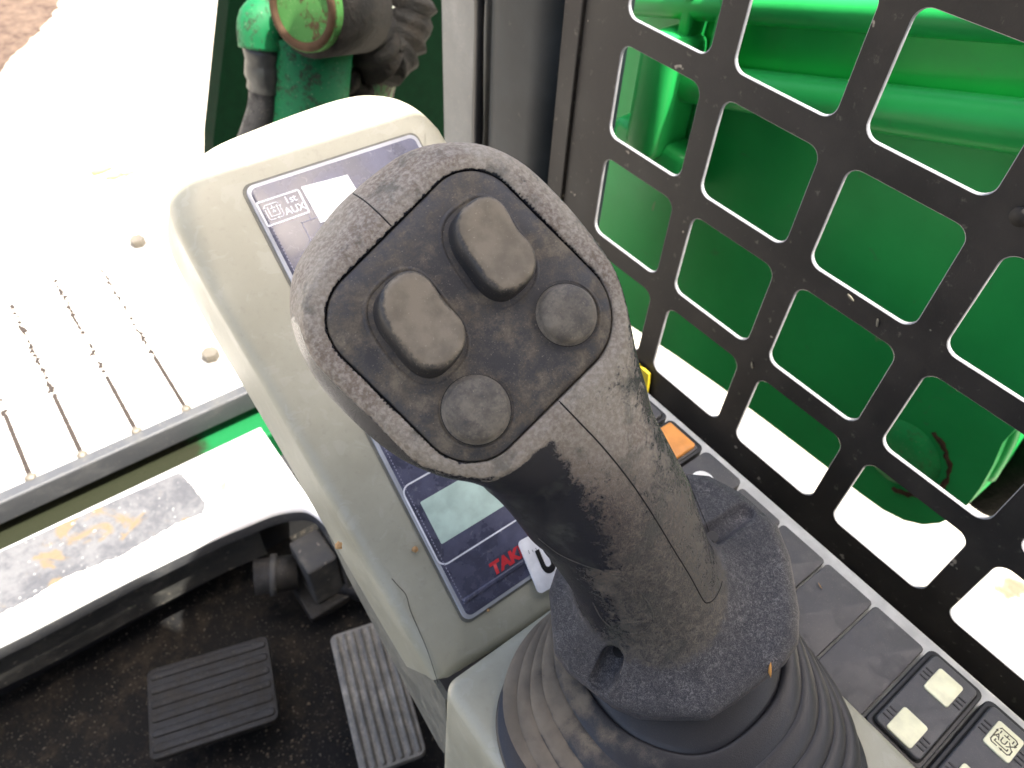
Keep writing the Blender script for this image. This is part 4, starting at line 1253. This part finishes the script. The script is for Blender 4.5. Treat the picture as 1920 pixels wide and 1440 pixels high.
    c = P.mean(0); q = P - nr * 44
    outs += [(c + (q - c) * .7, 6), (c + (q - c) * .35, 6.5)]
    fp = link('face_plate', rings_in(HF, outs), M_plate, t)
    ztop = 5.5
    # rockers
    def rocker(cpx, ang, Lh, Wd, skew):
        c = HF.px(*cpx, ztop)
        ca, sa = math.cos(ang), math.sin(ang)
        def outline(Lh, Wd, waist):
            pts = []
            for s_ in np.linspace(0, 2 * math.pi, 72, endpoint=False):
                x = math.copysign(abs(math.cos(s_)) ** .80, math.cos(s_)) * Lh; y = math.copysign(abs(math.sin(s_)) ** .72, math.sin(s_)) * Wd
                wv = math.exp(-(x / (Lh * .40)) ** 2)
                if y > 0: y -= waist * wv
                else: y += waist * .25 * wv
                x -= skew * y * 0.12
                pts.append((x, y))
            return np.array(pts)
        rot = lambda P: c + np.c_[P[:, 0] * ca - P[:, 1] * sa, P[:, 0] * sa + P[:, 1] * ca]
        lean = np.array((7., 6.))
        outs = []
        for dl, h in ((7, -1), (6, 2), (2.5, 3.5), (0, 5), (-1, 12), (-1.5, 24), (-3, 36), (-5.5, 43), (-9.5, 47.5), (-15, 50), (-24, 50.5), (-40, 49.5)):
            O = outline(Lh + dl, Wd + dl, 10)
            if h < 5: O = outline(Lh + dl, Wd + dl, 6)
            hh = np.full(len(O), float(h))
            if h > 30:    # dished saddle along the length
                hh = hh + 7 * (O[:, 0] / Lh) ** 2 - 4
            outs.append((rot(O) + lean * (max(h, 0) / 40), ztop - 6 + hh))
        me = rings_in(HF, outs)
        o = link('rocker_button', me, M_btn, t)
        nv = len(me.vertices); ns = 72
        val = []
        lut = [.0, .0, .05, .05, .1, .15, .2, .28, .45, .85, 1., 1.]
        for i in range(nv): val.append(lut[min(i // ns, 11)])
        av = me.attributes.new('dusty', 'FLOAT', 'POINT'); av.data.foreach_set('value', np.array(val, np.float32))
        # moulded collar round the rocker
        O1 = rot(outline(Lh + 15, Wd + 15, 5)); O2 = rot(outline(Lh + 9, Wd + 9, 5)); O0 = rot(outline(Lh + 21, Wd + 21, 5))
        link('button_collar', rings_in(HF, [(O0, ztop - 3), (O1, ztop + 1.6), (O2, ztop + 1.2), (rot(outline(Lh + 6, Wd + 6, 5)), ztop - 4)], False), M_plate, t)
        return o
    dirv = HF.px(985, 560) - HF.px(868, 392)
    rocker((918, 474), math.atan2(dirv[1], dirv[0]), 95, 66, 1)
    dirv = HF.px(855, 700) - HF.px(722, 532)
    rocker((783, 614), math.atan2(dirv[1], dirv[0]), 95, 67, 1)
    for cpx, r_ in (((1062, 590), 58), ((893, 768), 62)):
        c = HF.px(*cpx, ztop); th = np.linspace(0, 2 * math.pi, 64, endpoint=False); cs = np.c_[np.cos(th), np.sin(th)]
        outs = [(c + cs * (r_ + 5), -1 + ztop - 3), (c + cs * (r_ + 4), ztop + .5), (c + cs * r_, ztop + 2), (c + cs * (r_ - 2), ztop + 14), (c + cs * (r_ - 4), ztop + 21), (c + cs * (r_ - 10), ztop + 26)]
        outs += [(c + cs * (r_ - 20), ztop + 30), (c + cs * (r_ - 36), ztop + 34)]
        link('round_button', rings_in(HF, outs), M_disc, t)
        outs = [(c + cs * (r_ + 14), ztop - 2.5), (c + cs * (r_ + 9), ztop + 1.0), (c + cs * (r_ + 6), ztop - 2)]
        link('button_collar', rings_in(HF, outs, False), M_plate, t)
        link('button_gap', tube([tuple(q) for q in toW(np.array([HF.pt(p_[0], p_[1], ztop - .5) for p_ in np.vstack([c + cs * (r_ + 3.2), (c + cs * (r_ + 3.2))[:1]])]))], 1.5 * S, 6, False), M_seam, t)
    # screws deep in the two skirt pockets
    for p, q, r_ in POCK:
        w0 = toW(p - SF.n * 34)[0]; w1 = toW(p - SF.n * 24)[0]
        o = link('pocket_screw', tube([w0, w1], 15 * S, 18), M_swd, t); sharp(o)
    # bellows boot
    topc = toW(SF.o - SF.n * 60)[0]; bc = np.array((.1270, .0290, BZ))
    print('boot top', topc)
    nrW = RW @ np.array([SF.n[0], -SF.n[1], -SF.n[2]])
    N = 96; th = np.linspace(0, 2 * math.pi, N, endpoint=False)
    rings = []
    prof = []
    folds = 5; H = topc[2] - BZ
    for k in range(folds):
        R0 = .0655 - .0052 * k; Z0 = .0030 + (H * .70) * k / folds; a_ = .0042 if k else .0052
        for ph in np.linspace(-60, 150, 16): prof.append((R0 + a_ * math.cos(R(ph)), Z0 + a_ * math.sin(R(ph)), max(0, math.sin(R(ph + 25)))))
    prof += [(.0418, H * .74, .3), (.0425, H * .82, .4), (.0415, H * .92, .3), (.039, H * 1.02, 0)]
    for r0, z0_, _w in prof:
        f_ = min(1, max(0, z0_ / H))
        cen = bc + (topc - bc) * (f_ ** 1.1)
        ax = 2 + 1.1 * (1 - f_) ** 1.3
        cs = np.sign(np.cos(th)) * np.abs(np.cos(th)) ** (2 / ax); sn = np.sign(np.sin(th)) * np.abs(np.sin(th)) ** (2 / ax)
        k_ = 1 - .09 * (ax - 2) / 1.1
        nn = unit(np.array((0, 0, 1)) * (1 - f_) + nrW * f_); u = unit(np.cross((0, 1, 0), nn)); v = np.cross(nn, u)
        wob = 1 + .010 * np.sin(th * 3 + z0_ * 300) + .006 * np.sin(th * 7 + z0_ * 150)
        q = cen + np.outer(cs * r0 * k_ * wob, u) + np.outer(sn * r0 * k_ * wob, v); q[:, 2] += (z0_ - f_ * H)
        rings.append(q)
    me = rings_mesh(rings, False)
    X_ = np.concatenate(rings); side = (X_ - bc) @ unit((-.6, .75, .2)) / .07
    rw_ = np.repeat([p_[2] for p_ in prof], N)
    val = np.clip(-.10 + .58 * np.clip(side, -.5, 1) + .42 * (rw_ - .35), 0, 1); av = me.attributes.new('dusty', 'FLOAT', 'POINT'); av.data.foreach_set('value', val.astype(np.float32))
    link('bellows_boot', me, M_boot, t)
    # base flange of boot
    ax = 3.1
    cs = np.sign(np.cos(th)) * np.abs(np.cos(th)) ** (2 / ax) * .9; sn = np.sign(np.sin(th)) * np.abs(np.sin(th)) ** (2 / ax) * .9
    B = np.c_[bc[0] + cs, bc[1] + sn]
    def ringz(r_, z): return np.c_[bc[0] + cs * r_, bc[1] + sn * r_, np.full(N, z)]
    link('boot_foot', rings_mesh([ringz(.0738, BZ + .0002), ringz(.0738, BZ + .0018), ringz(.0728, BZ + .0028), ringz(.0660, BZ + .0030)], False), M_boot, t)
    # straw sliver on the skirt rim
    l, n_ = proj(1441, 1256)
    if l is not None:
        c = np.array(l) + np.array(n_) * (2.5 if n_.z > 0 else -2.5)
        pts = toW(np.array([c + (4, -18, 0), c + (1, -4, 2), c + (2, 12, 2), c + (4, 20, 1)]))
        tag(link('straw', tube(pts, [.2 * S, 4.5 * S, 3 * S, .2 * S], 8), M_straw), 'small orange straw sliver lying on the lever skirt', 'straw')
build_lever()
